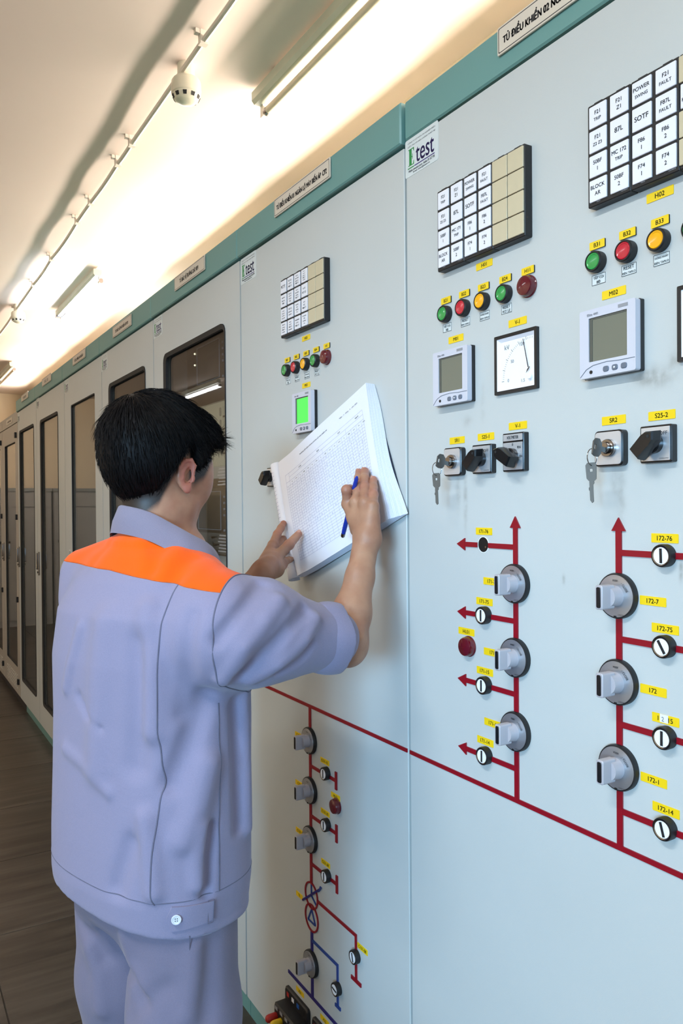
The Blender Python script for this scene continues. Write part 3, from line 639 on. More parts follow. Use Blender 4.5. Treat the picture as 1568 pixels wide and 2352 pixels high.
def power_meter(y, z, lit, label):
    t = wthing('power_meter', label, 'meter', y, z)
    w = 0.0962
    obj('gasket_body', cm('pmg', lambda: G().prism(rrect(w+0.001, w+0.001, 0.002), 0, 0.0075).mesh('gasket_body', M_BLKG, 30)), t)
    def fr():
        g = G(); o = rrect(w, w, 0.003); n = rrect(0.066, 0.062, 0.001, 4, 0.001, 0.005)
        return g.frame(o, n, 0.0075, 0.0175, 0.0172).mesh('front_frame', M_METER, 25)
    obj('front_frame', cm('pmf', fr), t)
    obj('screen', cm(('pms', lit), lambda: G().box(-0.0325, 0.0345, -0.0265, 0.0365, 0.010, 0.0150).mesh('screen', M_LCDG if lit else M_LCD, 0)), t)
    obj('painted_screen_shadow', cm('pmss', lambda: G().box(-0.0325, -0.0265, -0.0265, 0.0365, 0.0150, 0.0156).box(-0.0265, 0.0345, 0.0335, 0.0365, 0.0150, 0.0156).mesh('painted_screen_shadow', mat('lcd_painted_shadow', (84, 86, 78), 0.3), 0)), t)  # frame's shadow on the LCD, painted as darker strips along left and top
    obj('trim_line', cm('pmtl', lambda: G().tube([(-0.047, -0.046, 0.0176), (-0.036, -0.036, 0.0176), (-0.024, -0.0315, 0.0176), (0.0, -0.0295, 0.0176), (0.02, -0.031, 0.0176), (0.047, -0.031, 0.0176)], 0.0005, 4).mesh('trim_line', M_BTNGREY, 40)), t)
    km = cm('pmk', lambda: G().prism(rrect(0.0098, 0.0078, 0.003), 0.0172, 0.0188, 0.0006).mesh('soft_key', M_BTNGREY, 30))
    for k, x in enumerate((-0.0012, 0.0140, 0.0292)): obj('soft_key', km, t, (x, -0.0395, 0))
    obj('key_dot', cm('pmd', lambda: G().lathe([(0.0014, 0.0186), (0.0014, 0.0194)], 12).mesh('key_dot', M_WHITE, 30)), t, (0.0140, -0.0395, 0))
    obj('optical_port', cm('pmo', lambda: G().lathe([(0.0026, 0.0172), (0.0026, 0.0182)], 16).mesh('optical_port', M_BLK, 30)), t, (-0.0275, -0.0405, 0))
    lettering(t, 'Elite 440', -0.0245, 0.0407, 0.0177, M_TEXTW if not lit else M_TEXTW, w=0.019, h=0.0036, bold=0.02)
    obj('maker_badge', cm('pmb', lambda: G().box(-0.008, 0.008, -0.0022, 0.0022, 0.0174, 0.0178).mesh('maker_badge', M_TEXTW, 0)), t, (0.0278, 0.0425, 0))
    return t
power_meter(1.0878, 1.6860, False, 'square digital power meter with a blank grey screen under label M01')
power_meter(0.7425, 1.6860, False, 'square digital power meter with a dirty front under label M02')
power_meter(1.6495, 1.6825, True, 'digital power meter with a glowing green screen beside the logbook')
yellow(1.0905, 1.7545, 'M01', 'yellow label reading M01 above the power meter')
yellow(0.7439, 1.7540, 'M02', 'yellow label reading M02 above the power meter')
yellow(1.6547, 1.7490, 'M03', 'yellow label above the power meter with the green screen')

def voltmeter(y, z, label):
    t = wthing('voltmeter', label, 'voltmeter', y, z); w = 0.0965
    obj('bezel', cm('vmb', lambda: G().frame(rrect(w, w, 0.0015), rrect(w-0.011, w-0.011, 0.001), 0, 0.0062, 0.0056).mesh('bezel', M_BLK, 25)), t)
    obj('inner_box', cm('vmi', lambda: G().frame(rrect(w-0.011, w-0.011, 0.001), rrect(w-0.022, w-0.022, 0.001), 0.0006, 0.0052, 0.0012).mesh('inner_box', M_WHITE, 25)), t)
    d = obj('dial', cm('vmd', lambda: G().box(-0.040, 0.040, -0.040, 0.040, 0.0006, 0.0012).mesh('dial', M_DIAL, 0)), t)
    px, py, R0, R1 = 0.030, -0.027, 0.0600, 0.0655
    def ticks():
        g = G()
        for k in range(31):
            a = PI-(PI/2+0.14)*k/30; L = R1 if k % 5 == 0 else R1-0.0024; c, s = math.cos(a), math.sin(a); h = 0.00022 if k % 5 else 0.0004
            x0, y0, x1, y1 = px+R0*c, py+R0*s, px+L*c, py+L*s
            if max(abs(x1), abs(y1)) > 0.0388: 
                continue
            g.prism([(x0-h*s, y0+h*c), (x1-h*s, y1+h*c), (x1+h*s, y1-h*c), (x0+h*s, y0-h*c)], 0.0013, 0.0014)
        return g.mesh('scale_ticks', mat('dial_grey_ink', (90, 92, 96), 0.5), 0)
    obj('scale_ticks', cm('vmt', ticks), d)
    GI = MATS['dial_grey_ink']
    for s, x, yy, h in (('0', -0.020, -0.0268, 0.0052), ('50', -0.0105, 0.003, 0.0052), ('100', 0.012, 0.0275, 0.0056), ('kV', -0.0225, 0.0275, 0.0075), ('1.5', 0.014, -0.031, 0.0052)): lettering(d, s, x, yy, 0.0015, GI, h=h)
    obj('needle', cm('vmn', lambda: G().loops([[(0.016-0.0004, 0.0345, 0.0032), (0.016+0.0004, 0.0345, 0.0032), (0.0277, -0.012, 0.0032), (0.0265, -0.0125, 0.0032)], [(0.016-0.0004, 0.0345, 0.0038), (0.016+0.0004, 0.0345, 0.0038), (0.0277, -0.012, 0.0038), (0.0265, -0.0125, 0.0038)]]).prism([(0.0226, -0.0205), (0.0305, -0.0125), (0.0300, -0.0115), (0.0255, -0.0150)], 0.0032, 0.0038).mesh('needle', M_INK, 0)), t)
    obj('zero_screw', cm('vmz', lambda: G().lathe([(0.0046, 0.0012), (0.0046, 0.0056), (0.0038, 0.0062)], 20).mesh('zero_screw', M_DIAL, 30)), t, (0.031, -0.027, 0))
    return t
voltmeter(0.936, 1.6880, 'square black-framed voltmeter with a white dial under label V-1')
voltmeter(0.5916, 1.6880, 'black-framed voltmeter just cut off by the picture edge')
yellow(0.9349, 1.7525, 'V-1', 'yellow label reading V-1 above the white-dial voltmeter')

def switch_base(t, w, h, r, plate_m, depth=0.012):
    obj('body', cm(('swb', w, h, r), lambda: G().prism(rrect(w, h, r), 0, depth-0.0012, 0.0008).mesh('body', M_BLKG, 30)), t)
def key_switch(y, z, n, rot):
    t = wthing('key_switch', f'key switch with a round chrome lock under label SR{n}', 'key switch', y, z)
    switch_base(t, 0.0490, 0.0500, 0.006, None)
    obj('plate', cm('ksp', lambda: G().prism(rrect(0.0445, 0.0455, 0.0045), 0.0106, 0.0120).mesh('plate', M_PLATE, 30)), t)
    obj('lock_cylinder', cm('ksc', lambda: G().lathe([(0.0125, 0.0120), (0.0125, 0.0165), (0.0115, 0.0180), (0.0085, 0.0180), (0.0080, 0.0172), (0.0078, 0.0230), (0.0070, 0.0240), (0.0012, 0.0240)], 28).mesh('lock_cylinder', M_CHROME, 30)), t, (0.002, 0, 0))
    # the key set
    k = wthing('key_set', f'nickel key in the lock SR{n} with a second key hanging from its ring', 'keys', y, z)
    def keymesh():
        g = G()
        pts = [(-0.0105, -0.0115), (-0.004, -0.0135), (0.004, -0.0125), (0.0085, -0.007), (0.0085, 0.007), (0.002, 0.0125), (-0.006, 0.0115), (-0.0105, 0.006)]
        hole = [(-0.008, -0.0035), (-0.006, -0.0045), (-0.004, -0.0045), (-0.0035, -0.002), (-0.0035, 0.0015), (-0.004, 0.003), (-0.006, 0.003), (-0.008, 0.0015)]
        hole = [hole[0], hole[1], hole[2], hole[3], hole[4], hole[5], hole[6], hole[7]]
        g.frame(pts, hole, -0.0011, 0.0011)
        g.box(0.0085, 0.020, -0.0035, 0.0035, -0.0009, 0.0009)
        return g.mesh('inserted_key', M_KEY, 30)
    # key lies in the plane of local (out, up): x of key mesh -> -out
    R = Matrix(((0, 0, 1, 0.002), (0, 1, 0, 0), (-1, 0, 0, 0.0415), (0, 0, 0, 1))) @ Matrix.Rotation(rot, 4, 'Z')
    obj('inserted_key', cm('key1', keymesh), k, M=Matrix.Rotation(0.12, 4, 'Y') @ R)
    bx, bz = 0.003, 0.0470
    ring = [(bx+0.0035*math.sin(a)*0.5, -0.0135+0.0115*math.cos(a), bz+0.0115*math.sin(a)) for a in [2*PI*i/28 for i in range(29)]]
    obj('key_ring', cm('key_ring', lambda: G().tube([(p[0]-bx, p[1], p[2]-bz) for p in ring], 0.0007, 6).mesh('key_ring', M_CHROME, 40)), k, (bx, 0, bz))
    def key2():
        g = G()
        pts = [(-0.0075, 0.0), (-0.0068, -0.018), (-0.004, -0.0215), (0.004, -0.0215), (0.0062, -0.019), (0.0072, 0.0), (0.005, 0.0035), (-0.005, 0.0035)]
        hole = [(-0.0022, -0.0055), (-0.0022, -0.0085), (-0.0018, -0.009), (0.0012, -0.009), (0.002, -0.0085), (0.002, -0.0055), (0.0015, -0.005), (-0.0018, -0.005)]
        g.frame(pts, hole, -0.001, 0.001)
        g.prism([(-0.0034, -0.021), (-0.0036, -0.048), (-0.001, -0.052), (0.0012, -0.050), (0.0014, -0.027), (0.003, -0.025), (0.003, -0.021)][::-1], -0.0009, 0.0009)
        g.prism([(-0.0036, -0.030), (-0.0046, -0.031), (-0.0046, -0.034), (-0.0036, -0.035)][::-1], -0.0009, 0.0009)
        return g.mesh('hanging_key', M_KEY, 30)
    obj('hanging_key', cm('key2', key2), k, M=Matrix.Translation((bx-0.001, -0.0245, bz+0.001)) @ Matrix.Rotation(0.45, 4, 'Y') @ Matrix.Rotation(0.05, 4, 'Z'))
    return t
key_switch(1.0905, 1.5355, 1, -0.25)
key_switch(0.7460, 1.5365, 2, -0.2)
yellow(1.0890, 1.5737, 'SR1', 'yellow label reading SR1 above the key switch')
yellow(0.7452, 1.5762, 'SR2', 'yellow label reading SR2 above the key switch')

def cam_switch(y, z, label, rot, w=0.0485, h=0.0490, head=False, words=('ON', 'OFF'), bright=False):
    t = wthing('rotary_switch', label, 'rotary switch', y, z)
    hh = h+(0.013 if head else 0)
    zc = 0.0065 if head else 0
    obj('body', cm(('csb', w, hh), lambda: G().prism(rrect(w, hh, 0.002, 4, 0, zc), 0, 0.0108, 0.0008).mesh('body', M_BLKG, 30)), t)
    obj('plate', cm(('csp', w, h), lambda: G().prism(rrect(w-0.005, h-0.005, 0.0008, 4), 0.0106, 0.0118).mesh('plate', M_PLATE, 30)), t)
    if head:
        p = obj('title_plate', cm('cst', lambda: G().prism(rrect(w-0.005, 0.0105, 0.0008, 4, 0, h/2+0.0055), 0.0106, 0.0118).mesh('title_plate', M_PLATE, 30)), t)
        lettering(p, 'VOLTMETER', 0, h/2+0.0055, 0.0121, M_INK, w=0.026, h=0.0048, bold=0.01)
        for s, x, yy in (('0', 0.0, 0.0185), ('RS', -0.015, 0.0125), ('RN', 0.0145, 0.0135), ('ST', -0.0185, 0.0), ('SN', 0.0185, -0.001)): lettering(t, s, x, yy, 0.0121, M_INK, h=0.004, bold=0.01)
    else:
        for s, x, yy in ((words[0], -0.0125, 0.0135), (words[1], 0.0125, 0.0135)): lettering(t, s, x, yy, 0.0121, M_INK, h=0.0050)
        lettering(t, 'COMELETRIC', 0.0135, -0.0195, 0.0121, M_INK, w=0.014, h=0.0016)
    # tapering grip: round hub and a long lever that ends in a point
    def grip():
        g = G().lathe([(0.0125, 0.0118), (0.0125, 0.0200), (0.0110, 0.0215)], 28)
        def lv(zv, s, tip): return [(-0.0098*s, -0.0215*s, zv), (0.0098*s, -0.0215*s, zv), (0.0105*s, 0.006*s, zv), (0.0085*s, 0.0145*s, zv), (0.0, tip*s, zv), (-0.0085*s, 0.0145*s, zv), (-0.0105*s, 0.006*s, zv)]
        g.loops([lv(0.0195, 0.95, 0.022), lv(0.023, 1.0, 0.0235), lv(0.036, 0.92, 0.0235), lv(0.0385, 0.84, 0.0225)])
        return g.mesh('grip', M_BLKG, 25)
    gq = obj('grip', cm('grip', grip), t, M=Matrix.Rotation(rot, 4, 'Z'))
    obj('index_mark', cm('gripm', lambda: G().lathe([(0.0022, 0.0384), (0.0022, 0.0389)], 14, 0, 0.0125).mesh('index_mark', M_DARK, 30)), gq)
    return t
cam_switch(1.0120, 1.5360, 'black lever switch marked ON and OFF under label S25-1', math.radians(-47))
cam_switch(0.6690, 1.5370, 'black lever switch marked ON and OFF under label S25-2', math.radians(-47))
cam_switch(0.9360, 1.5365, 'black voltmeter selector switch with a silver title strip', math.radians(58), head=True)
cam_switch(1.8335, 1.5340, 'small black lever switch just above the left edge of the logbook', math.radians(-45))
yellow(1.0126, 1.5742, 'S25-1', 'yellow label reading S25-1 above the lever switch')
yellow(0.6673, 1.5750, 'S25-2', 'yellow label reading S25-2 above the lever switch')
yellow(0.9357, 1.5858, 'V-1', 'yellow label reading V-1 above the voltmeter selector switch')

def discrepancy_switch(y, z, label):
    t = wthing('discrepancy_switch', label, 'rotary switch', y, z)
    obj('rim', cm('dsr', lambda: G().lathe([(0.0318, 0), (0.0322, 0.006), (0.0312, 0.0085), (0.0298, 0.0088)], 48).mesh('rim', M_BLK, 30)), t)
    obj('dial_plate', cm('dsd', lambda: G().lathe([(0.0298, 0.0080), (0.0294, 0.0092), (0.0150, 0.0098)], 48).mesh('dial_plate', M_SILV, 30)), t)
    obj('scale_print', cm('dsp', lambda: merge('scale_print', [(text_mesh('POSIX', M_INK, w=0.0085, h=0.0026, bold=0.01), 0.001, 0.0215, 0), (text_mesh('COMELETRIC', M_INK, w=0.0105, h=0.0018), 0.0105, -0.0255, 0)], M_INK)), t, (0, 0, 0.0104))
    ct = obj('scale_lettering', text_mesh('- CLOSE', M_INK, w=0.0150, h=0.0033, bold=0.01), t, M=Matrix.Translation((0.0165, 0.0130, 0.0104)) @ Matrix.Rotation(math.radians(-52), 4, 'Z'))
    obj('notch', cm('dsn', lambda: G().box(-0.002, 0.002, -0.0305, -0.0275, 0.0088, 0.0102).mesh('notch', M_BLK, 0)), t)
    obj('hub', cm('dsh', lambda: G().lathe([(0.0150, 0.0094), (0.0148, 0.012), (0.0140, 0.018), (0.0138, 0.026)], 32).mesh('hub', M_KNOB, 30)), t)
    k = obj('knob', cm('dsk', lambda: G().prism(rrect(0.0125, 0.0335, 0.003), 0.018, 0.0425, 0.001).mesh('knob', M_KNOB, 30)), t)
    obj('lamp_slot', cm('dsl', lambda: G().prism(rrect(0.0072, 0.0285, 0.0022), 0.0425, 0.0434, 0.0003).mesh('lamp_slot', M_BLKG, 30)), k)
    return t
def indicator(y, z, label, ang=0.0):
    t = wthing('position_indicator', label, 'position indicator', y, z)
    obj('ring', cm('pir', lambda: G().lathe([(0.0150, 0), (0.0152, 0.010), (0.0146, 0.0122), (0.0135, 0.0124), (0.0133, 0.0100)], 36).mesh('ring', M_BLK, 30)), t)
    obj('chrome_rim', cm('pic', lambda: G().lathe([(0.0134, 0.0112), (0.0128, 0.0126), (0.0112, 0.0120)], 36, cap0=False, cap1=False).mesh('chrome_rim', M_CHROME, 30)), t)
    obj('face', cm('pif', lambda: G().lathe([(0.0113, 0.0110), (0.0113, 0.0119), (0.0005, 0.0120)], 36).mesh('face', M_DIAL, 30)), t)
    b = obj('pointer_bar', cm('pib', lambda: G().box(-0.0019, 0.0019, -0.0096, 0.0096, 0.0121, 0.0126).mesh('pointer_bar', M_INK, 0)), t, M=Matrix.Rotation(ang, 4, 'Z'))
    return t

# feeder 171
for z, n, w in ((1.3305, '171-7', 'top'), (1.2105, '171', 'middle'), (1.0905, '171-1', 'bottom')):
    discrepancy_switch(0.942, z, f'{w} round silver switch with a grey knob beside label {n}, nearer the logbook')
    yellow(1.0003, z-0.0015, n, f'yellow label reading {n} partly covered by a grey knob')
for z, n, a in ((1.3905, '171-76', None), (1.2705, '171-75', 0), (1.1512, '171-15', 0), (1.0312, '171-14', 0)):
    if a is not None: indicator(1.0155, z, f'round white indicator with a black bar under label {n}', a)
    yellow(1.0190, z+0.0228, n, f'yellow label reading {n} above the ' + ('empty round hole' if a is None else 'white indicator'))
hole = wthing('mounting_hole', 'empty black mounting hole under label 171-76', 'hole', 1.0208, 1.3905)
obj('hole_edge', G().lathe([(0.0140, 0), (0.0140, 0.0006), (0.0128, 0.0007)], 32, cap0=False, cap1=False).mesh('hole_edge', M_DIAL, 30), hole)
obj('hole_inside', G().lathe([(0.0130, 0.0003), (0.0005, 0.0002)], 32, cap0=False).mesh('hole_inside', mat('hole_black', (8, 8, 9), 0.6), 0), hole)
obj('terminal_screw', G().lathe([(0.002, 0.0002), (0.002, 0.0010)], 10, 0.006, -0.004).mesh('terminal_screw', M_CHROME, 30), hole)
pilot_lamp(1.0600, 1.2105, 'dark red pilot lamp under the yellow label HL01', 0.0170)
yellow(1.0670, 1.2355, 'HL01', 'yellow label reading HL01 above a dark red lamp', 0.0425)
# feeder 172
for z, n, w in ((1.3305, '172-7', 'top'), (1.2100, '172', 'middle'), (1.0905, '172-1', 'bottom')):
    discrepancy_switch(0.737, z, f'{w} large round silver switch with a grey knob beside label {n}, nearer the picture edge')
    yellow(0.6822, z-0.0022 if n != '172' else z-0.0015, n, f'yellow label reading {n} to one side of a round switch')
for z, n, a in ((1.3905, '172-76', 0.03), (1.2712, '172-75', 0.55), (1.1515, '172-15', 0), (1.0320, '172-14', 0.28)):
    indicator(0.6610, z, f'round white indicator with a black bar under label {n}', a)
    lp = yellow(0.6635, z+0.0225, n, f'yellow label reading {n} above the white indicator')
    if n == '172-15':
        obj('tape_patch', G().box(-0.008, 0.0045, -0.0045, 0.0062, 0.0012, 0.0014).mesh('tape_patch', M_WHITE, 0), lp)
        lettering(lp, '2', -0.0035, 0, 0.0016, MATS['dial_grey_ink'], h=0.006)
# transformer bay
for z, n in ((0.8945, 'C131-1'), (0.7745, 'C131'), (0.6560, 'C131-3'), (0.3555, 'C431')):
    discrepancy_switch(1.649, z, f'silver discrepancy switch of the transformer diagram beside label {n}' if n != 'C431' else 'lowest silver discrepancy switch, on the blue line above the test blocks')
    if n != 'C431': yellow(1.708, z-0.003, n, f'yellow label reading {n}, partly covered by a knob')
for z, n in ((0.8390, 'C131-15'), (0.7195, 'C131-35'), (0.6005, 'C131-38')):
    indicator(1.5680, z, f'round white indicator on the transformer diagram under label {n}', 0.0)
    yellow(1.5790, z+0.024, n, f'yellow label reading {n} above a small indicator')
indicator(1.4435, 0.4745, 'round indicator on the red branch low on the cabinet, below label C131-08', 0.25)
yellow(1.4200, 0.5015, 'C131-08', 'yellow label reading C131-08 beside the low red branch')
indicator(1.5240, 0.3610, 'round indicator with a horizontal bar on the blue branch', 1.4)
pilot_lamp(1.5240, 0.7775, 'dark red pilot lamp beside the transformer diagram, under label HL01', 0.0170)
yellow(1.5306, 0.7967, 'HL01', 'yellow label reading HL01 beside the transformer diagram', 0.040)
yellow(1.7130, 0.4925, 'T1', 'yellow label reading T1 beside the red transformer circles', 0.034)
yellow(1.7140, 0.2510, 'X21', 'yellow label above the first black test block')
yellow(1.5900, 0.2500, 'X22', 'yellow label above the second black test block')

# mimic diagrams: glued strips, one thing per cabinet
def strip(t, name, pts, w, m, d=0.0022, lab=None):
    """flat strip along a polyline in (y, z) with mitred corners"""
    P = [Vector((-(y-t['y0']), z)) for y, z in pts]; A = []; B = []
    for i, p in enumerate(P):
        u = (P[min(i+1, len(P)-1)]-p); v = (p-P[max(i-1, 0)])
        u = u.normalized() if u.length else v.normalized(); v = v.normalized() if v.length else u
        n = Vector((-(u+v).y, (u+v).x)).normalized(); k = w/2/max(0.3, n.dot(Vector((-u.y, u.x))))
        A.append(p+n*k); B.append(p-n*k)
    g = G()
    for i in range(len(P)-1):
        q = [A[i], B[i], B[i+1], A[i+1]]
        g.prism([tuple(x) for x in q], 0.0, d)
    return obj(name, g.mesh(name, m, 0), t)
def poly(t, name, pts, m, d=0.0022):
    return obj(name, G().prism([(-(y-t['y0']), z) for y, z in pts], 0, d).mesh(name, m, 0), t)
def mimic(label, y0):
    t = wthing('mimic_diagram', label, 'mimic diagram', y0, 0); t['y0'] = y0; return t
t = mimic('red mimic diagram strips of the feeders 171 and 172 on the nearest cabinet', 0.84)
strip(t, 'bus_bar', [(1.2385, 0.9770), (0.4445, 0.9770)], 0.0076, M_RED)
for yv in (0.942, 0.737):
    strip(t, 'feeder_bar', [(yv, 0.978), (yv, 1.423)], 0.0098, M_RED, 0.0023)
    poly(t, 'arrowhead', [(yv+0.0118, 1.4207), (yv, 1.4395), (yv-0.0118, 1.4207)], M_RED, 0.0026)
for zb in (1.3895, 1.2690, 1.1498, 1.0285):
    if zb > 1.38:
        strip(t, 'branch_bar', [(0.942, zb), (1.007, zb)], 0.0085, M_RED); strip(t, 'branch_bar', [(1.036, zb), (1.073, zb)], 0.0085, M_RED)
    else: strip(t, 'branch_bar', [(0.942, zb), (1.073, zb)], 0.0085, M_RED)
    poly(t, 'arrowhead', [(1.068, zb-0.0108), (1.068, zb+0.0108), (1.0900, zb)], M_RED, 0.0025)
    strip(t, 'branch_bar', [(0.737, zb+0.001), (0.600, zb+0.001)], 0.0085, M_RED)
    poly(t, 'arrowhead', [(0.603, zb+0.0118), (0.603, zb-0.0098), (0.581, zb+0.001)], M_RED, 0.0025)
t = mimic('red and blue mimic diagram of the transformer bay on the second cabinet', 1.64)
strip(t, 'bus_bar', [(2.040, 0.9770), (1.2475, 0.9770)], 0.0076, M_RED)
strip(t, 'feeder_bar', [(1.649, 0.976), (1.649, 0.552)], 0.0100, M_RED, 0.0023)
for zb in (0.8335, 0.7130, 0.5970):
    strip(t, 'branch_bar', [(1.649, zb), (1.527, zb)], 0.0080, M_RED)
    strip(t, 'earth_bar', [(1.5265, zb-0.0205), (1.5265, zb+0.0205)], 0.0085, M_RED, 0.0025)
def ring(t, y, z, r):
    n = 40; o = [(r*math.cos(2*PI*i/n), r*math.sin(2*PI*i/n)) for i in range(n)]; k = (r-0.0042)/r
    obj('transformer_ring', G().frame(o, [(a*k, b*k) for a, b in o], 0, 0.0026).mesh('transformer_ring', M_RED, 30), t, (-(y-1.64), z, 0))
ring(t, 1.649, 0.5195, 0.0325); ring(t, 1.6485, 0.4655, 0.0335)
for a in (90, 210, 330): strip(t, 'star_symbol', [(1.649, 0.5195), (1.649-0.028*math.cos(math.radians(a)), 0.5195+0.028*math.sin(math.radians(a)))], 0.0036, M_BLUE, 0.0024)
for a in (0, 120, 240):
    q = [(1.6485-0.021*math.cos(math.radians(b)), 0.4655+0.021*math.sin(math.radians(b))) for b in (a+90, a+210)]
    strip(t, 'delta_symbol', q, 0.0036, M_BLUE, 0.0024)
strip(t, 'tap_arrow', [(1.694, 0.4894), (1.606, 0.5525)], 0.0050, M_NAVY, 0.0030)
poly(t, 'arrowhead', [(1.6115, 0.5435), (1.6045, 0.5605), (1.5975, 0.5590)], M_BLUE, 0.0032)
strip(t, 'branch_bar', [(1.618, 0.5185), (1.446, 0.5185), (1.446, 0.420)], 0.0075, M_RED)
strip(t, 'earth_bar', [(1.4665, 0.4185), (1.4255, 0.4185)], 0.0085, M_RED, 0.0025)
strip(t, 'cable_bar', [(1.6485, 0.4325), (1.6485, 0.272)], 0.0105, M_NAVY)
strip(t, 'branch_bar', [(1.6465, 0.4120), (1.527, 0.4120), (1.527, 0.319)], 0.0068, M_BLUE, 0.0023)
strip(t, 'earth_bar', [(1.5385, 0.3170), (1.5145, 0.3170)], 0.0075, M_BLUE, 0.0025)
strip(t, 'low_voltage_bus', [(1.776, 0.2720), (1.29, 0.2720)], 0.0078, M_NAVY, 0.0024)

# black test blocks with coloured plugs near the floor
CP = [mat('plug_red', (176, 40, 36), 0.35), mat('plug_yellow', (232, 190, 20), 0.35), mat('plug_blue', (40, 96, 176), 0.35), mat('plug_black', (28, 30, 36), 0.35)]
for y, lab in ((1.7220, 'black test block with red, yellow and blue plugs near the floor'), (1.5790, 'second black test block, cut off by the bottom of the picture')):
    t = wthing('test_block', lab, 'test block', y, 0.175)
    obj('flange', G().prism(rrect(0.122, 0.120, 0.008), 0, 0.009, 0.003).mesh('flange', M_BLK, 30), t)
    b = obj('terminal_body', G().prism(rrect(0.112, 0.086, 0.006, 4, -0.001, -0.012), 0.009, 0.042, 0.004).mesh('terminal_body', M_BLK, 30), t)
    for k in range(4):
        x = -0.042+k*0.027
        obj('phase_mark', G().box(x-0.006, x+0.006, 0.040, 0.050, 0.009, 0.0098).mesh('phase_mark', [CP[0], M_WHITE, CP[2], M_BLK][k], 0), t)
        obj('marker_tag', G().box(x-0.007, x+0.007, 0.018, 0.026, 0.042, 0.0428).mesh('marker_tag', M_TEXTW, 0), b)
        for r in range(2):
            obj('plug', cm(('plug', k), lambda: G().lathe([(0.0085, 0.040), (0.0095, 0.043), (0.0100, 0.062), (0.0085, 0.068), (0.0045, 0.071), (0.0008, 0.0715)], 20).mesh('plug', CP[k], 40)), t, (x, 0.002-r*0.030, 0))

# ---------------------------------------------------------------- open logbook held against the cabinet
M_PAPER = mat('white_paper', (238, 240, 250), 0.6)
M_PEDGE = mat('paper_edge', (230, 233, 244), 0.7)
M_LINE = mat('table_print', (150, 150, 186), 0.6)
M_HAND = mat('handwriting_ink', (138, 142, 182), 0.6)
O = Vector((0, 1.748, 1.566)); ux = Vector((0, -0.9365, 0.3508)); uy = Vector((0, 0.3508, 0.9365))   # page right, page up
nb = bpy.data.objects.new('logbook', None); COL.objects.link(nb)
nb.matrix_world = Matrix(((0, 0, -1, -0.0045), (ux.y, uy.y, 0, O.y), (ux.z, uy.z, 0, O.z), (0, 0, 0, 1)))
tag(nb, 'open white logbook of table forms held flat against the grey cabinet', 'book')
PWD, PHT = 0.420, 0.292          # page size; local x right, y up (page spans y -PHT..0)
def page_z(x, y):
    """height of the top sheet above the door: lifted towards the bound edge and gently curled"""
    s = x/PWD; v = -y/PHT
    return 0.0215 + 0.006*math.exp(-((s-0.0)/0.10)**2) + 0.004*math.sin(PI*v)*(1-s) - 0.004*s*s + 0.003*math.sin(5*s+2*v)*0.6
def edge_r(v):  # right edge of the top sheet leans in towards the lower end, showing the fanned pages under it
    return PWD-0.004-0.020*v - 0.006*math.sin(PI*v)
nx, ny = 34, 22
def sheet(zoff, right, name, m, top=0.0, left=0.0):
    V = []; F = []
    for j in range(ny+1):
        for i in range(nx+1):
            v = j/ny; x = left+(right(v)-left)*i/nx; y = top-PHT*v*1.0; V.append((x, y, page_z(x, y)+zoff))
    k = len(V); 
    V += [(x, y, z-0.0007) for x, y, z in V[:k]]
    for j in range(ny):
        for i in range(nx):
            a = j*(nx+1)+i; F.append((a, a+nx+1, a+nx+2, a+1)); F.append((a+k, a+1+k, a+nx+2+k, a+nx+1+k))
    rim = [i for i in range(nx+1)]+[j*(nx+1)+nx for j in range(1, ny+1)]+[ny*(nx+1)+i for i in range(nx-1, -1, -1)]+[j*(nx+1) for j in range(ny-1, 0, -1)]
    for a, b in zip(rim, rim[1:]+rim[:1]): F.append((a, b, b+k, a+k))
    g = G(); g.v = V; g.f = F; return g.mesh(name, m, 50)
obj('top_page', sheet(0, edge_r, 'top_page', M_PAPER), nb)
for q in range(13):   # fanned pages under the top sheet
    kx = (q+1)/13+rnd.uniform(-0.03, 0.03)
    zo = -0.0012-0.00135*q
    rr = (lambda kx: lambda v: PWD-0.004-0.020*v-0.006*math.sin(PI*v) + kx*(0.004+0.034*v+0.004*math.sin(2.5*PI*v)))(kx)
    obj('page', sheet(zo, rr, 'page', M_PAPER if q % 3 else M_PEDGE, top=-0.0003*q), nb)
obj('back_cover', sheet(-0.0198, lambda v: PWD-0.012+0.022*v, 'back_cover', mat('dark_cover', (44, 50, 66), 0.5)), nb)
# pages already turned, rolled round the bound edge
def roll(v):
    R = 0.0165+0.003*v; P = []
    for i in range(15):
        a = math.radians(-60+ i*265/14); P.append((-0.019-R*math.cos(a)*1.0-0.0, 0.0105+R*0.93*math.sin(a)))
    return P
rings = []
for j in range(13):
    v = j/12; rings.append([(x-0.003*v, 0.004-(PHT+0.006)*v, z+0.012) for x, z in roll(v)])
g = G().loops(rings, False, False, close=False)
rp = obj('rolled_page', g.mesh('rolled_page', M_PAPER, 60), nb)
sm = rp.modifiers.new('sheet', 'SOLIDIFY'); sm.thickness = 0.0012
obj('binding_strip', G().box(-0.006, 0.004, -PHT, 0.0, 0.004, 0.0258).mesh('binding_strip', mat('binding_white', (206, 208, 222), 0.5), 0), nb)
gl = G()
for k in range(26):
    yk_ = -0.02-0.0098*k; ring_ = [(x-0.003*(-yk_/PHT), z+0.012) for x, z in roll(-yk_/PHT)]
    for (xa, za), (xb, zb2) in zip(ring_[2:9], ring_[3:10]):
        c_ = len(gl.v); ex = lambda x, z: (x+(x+0.019)*0.03, z+(z-0.0225)*0.03)
        (xa2, za2), (xb3, zb3) = ex(xa, za), ex(xb, zb2)
        gl.v += [(xa2, yk_, za2+0.0004), (xa2, yk_-0.0006, za2+0.0004), (xb3, yk_-0.0006, zb3+0.0004), (xb3, yk_, zb3+0.0004)]; gl.f.append((c_, c_+1, c_+2, c_+3))
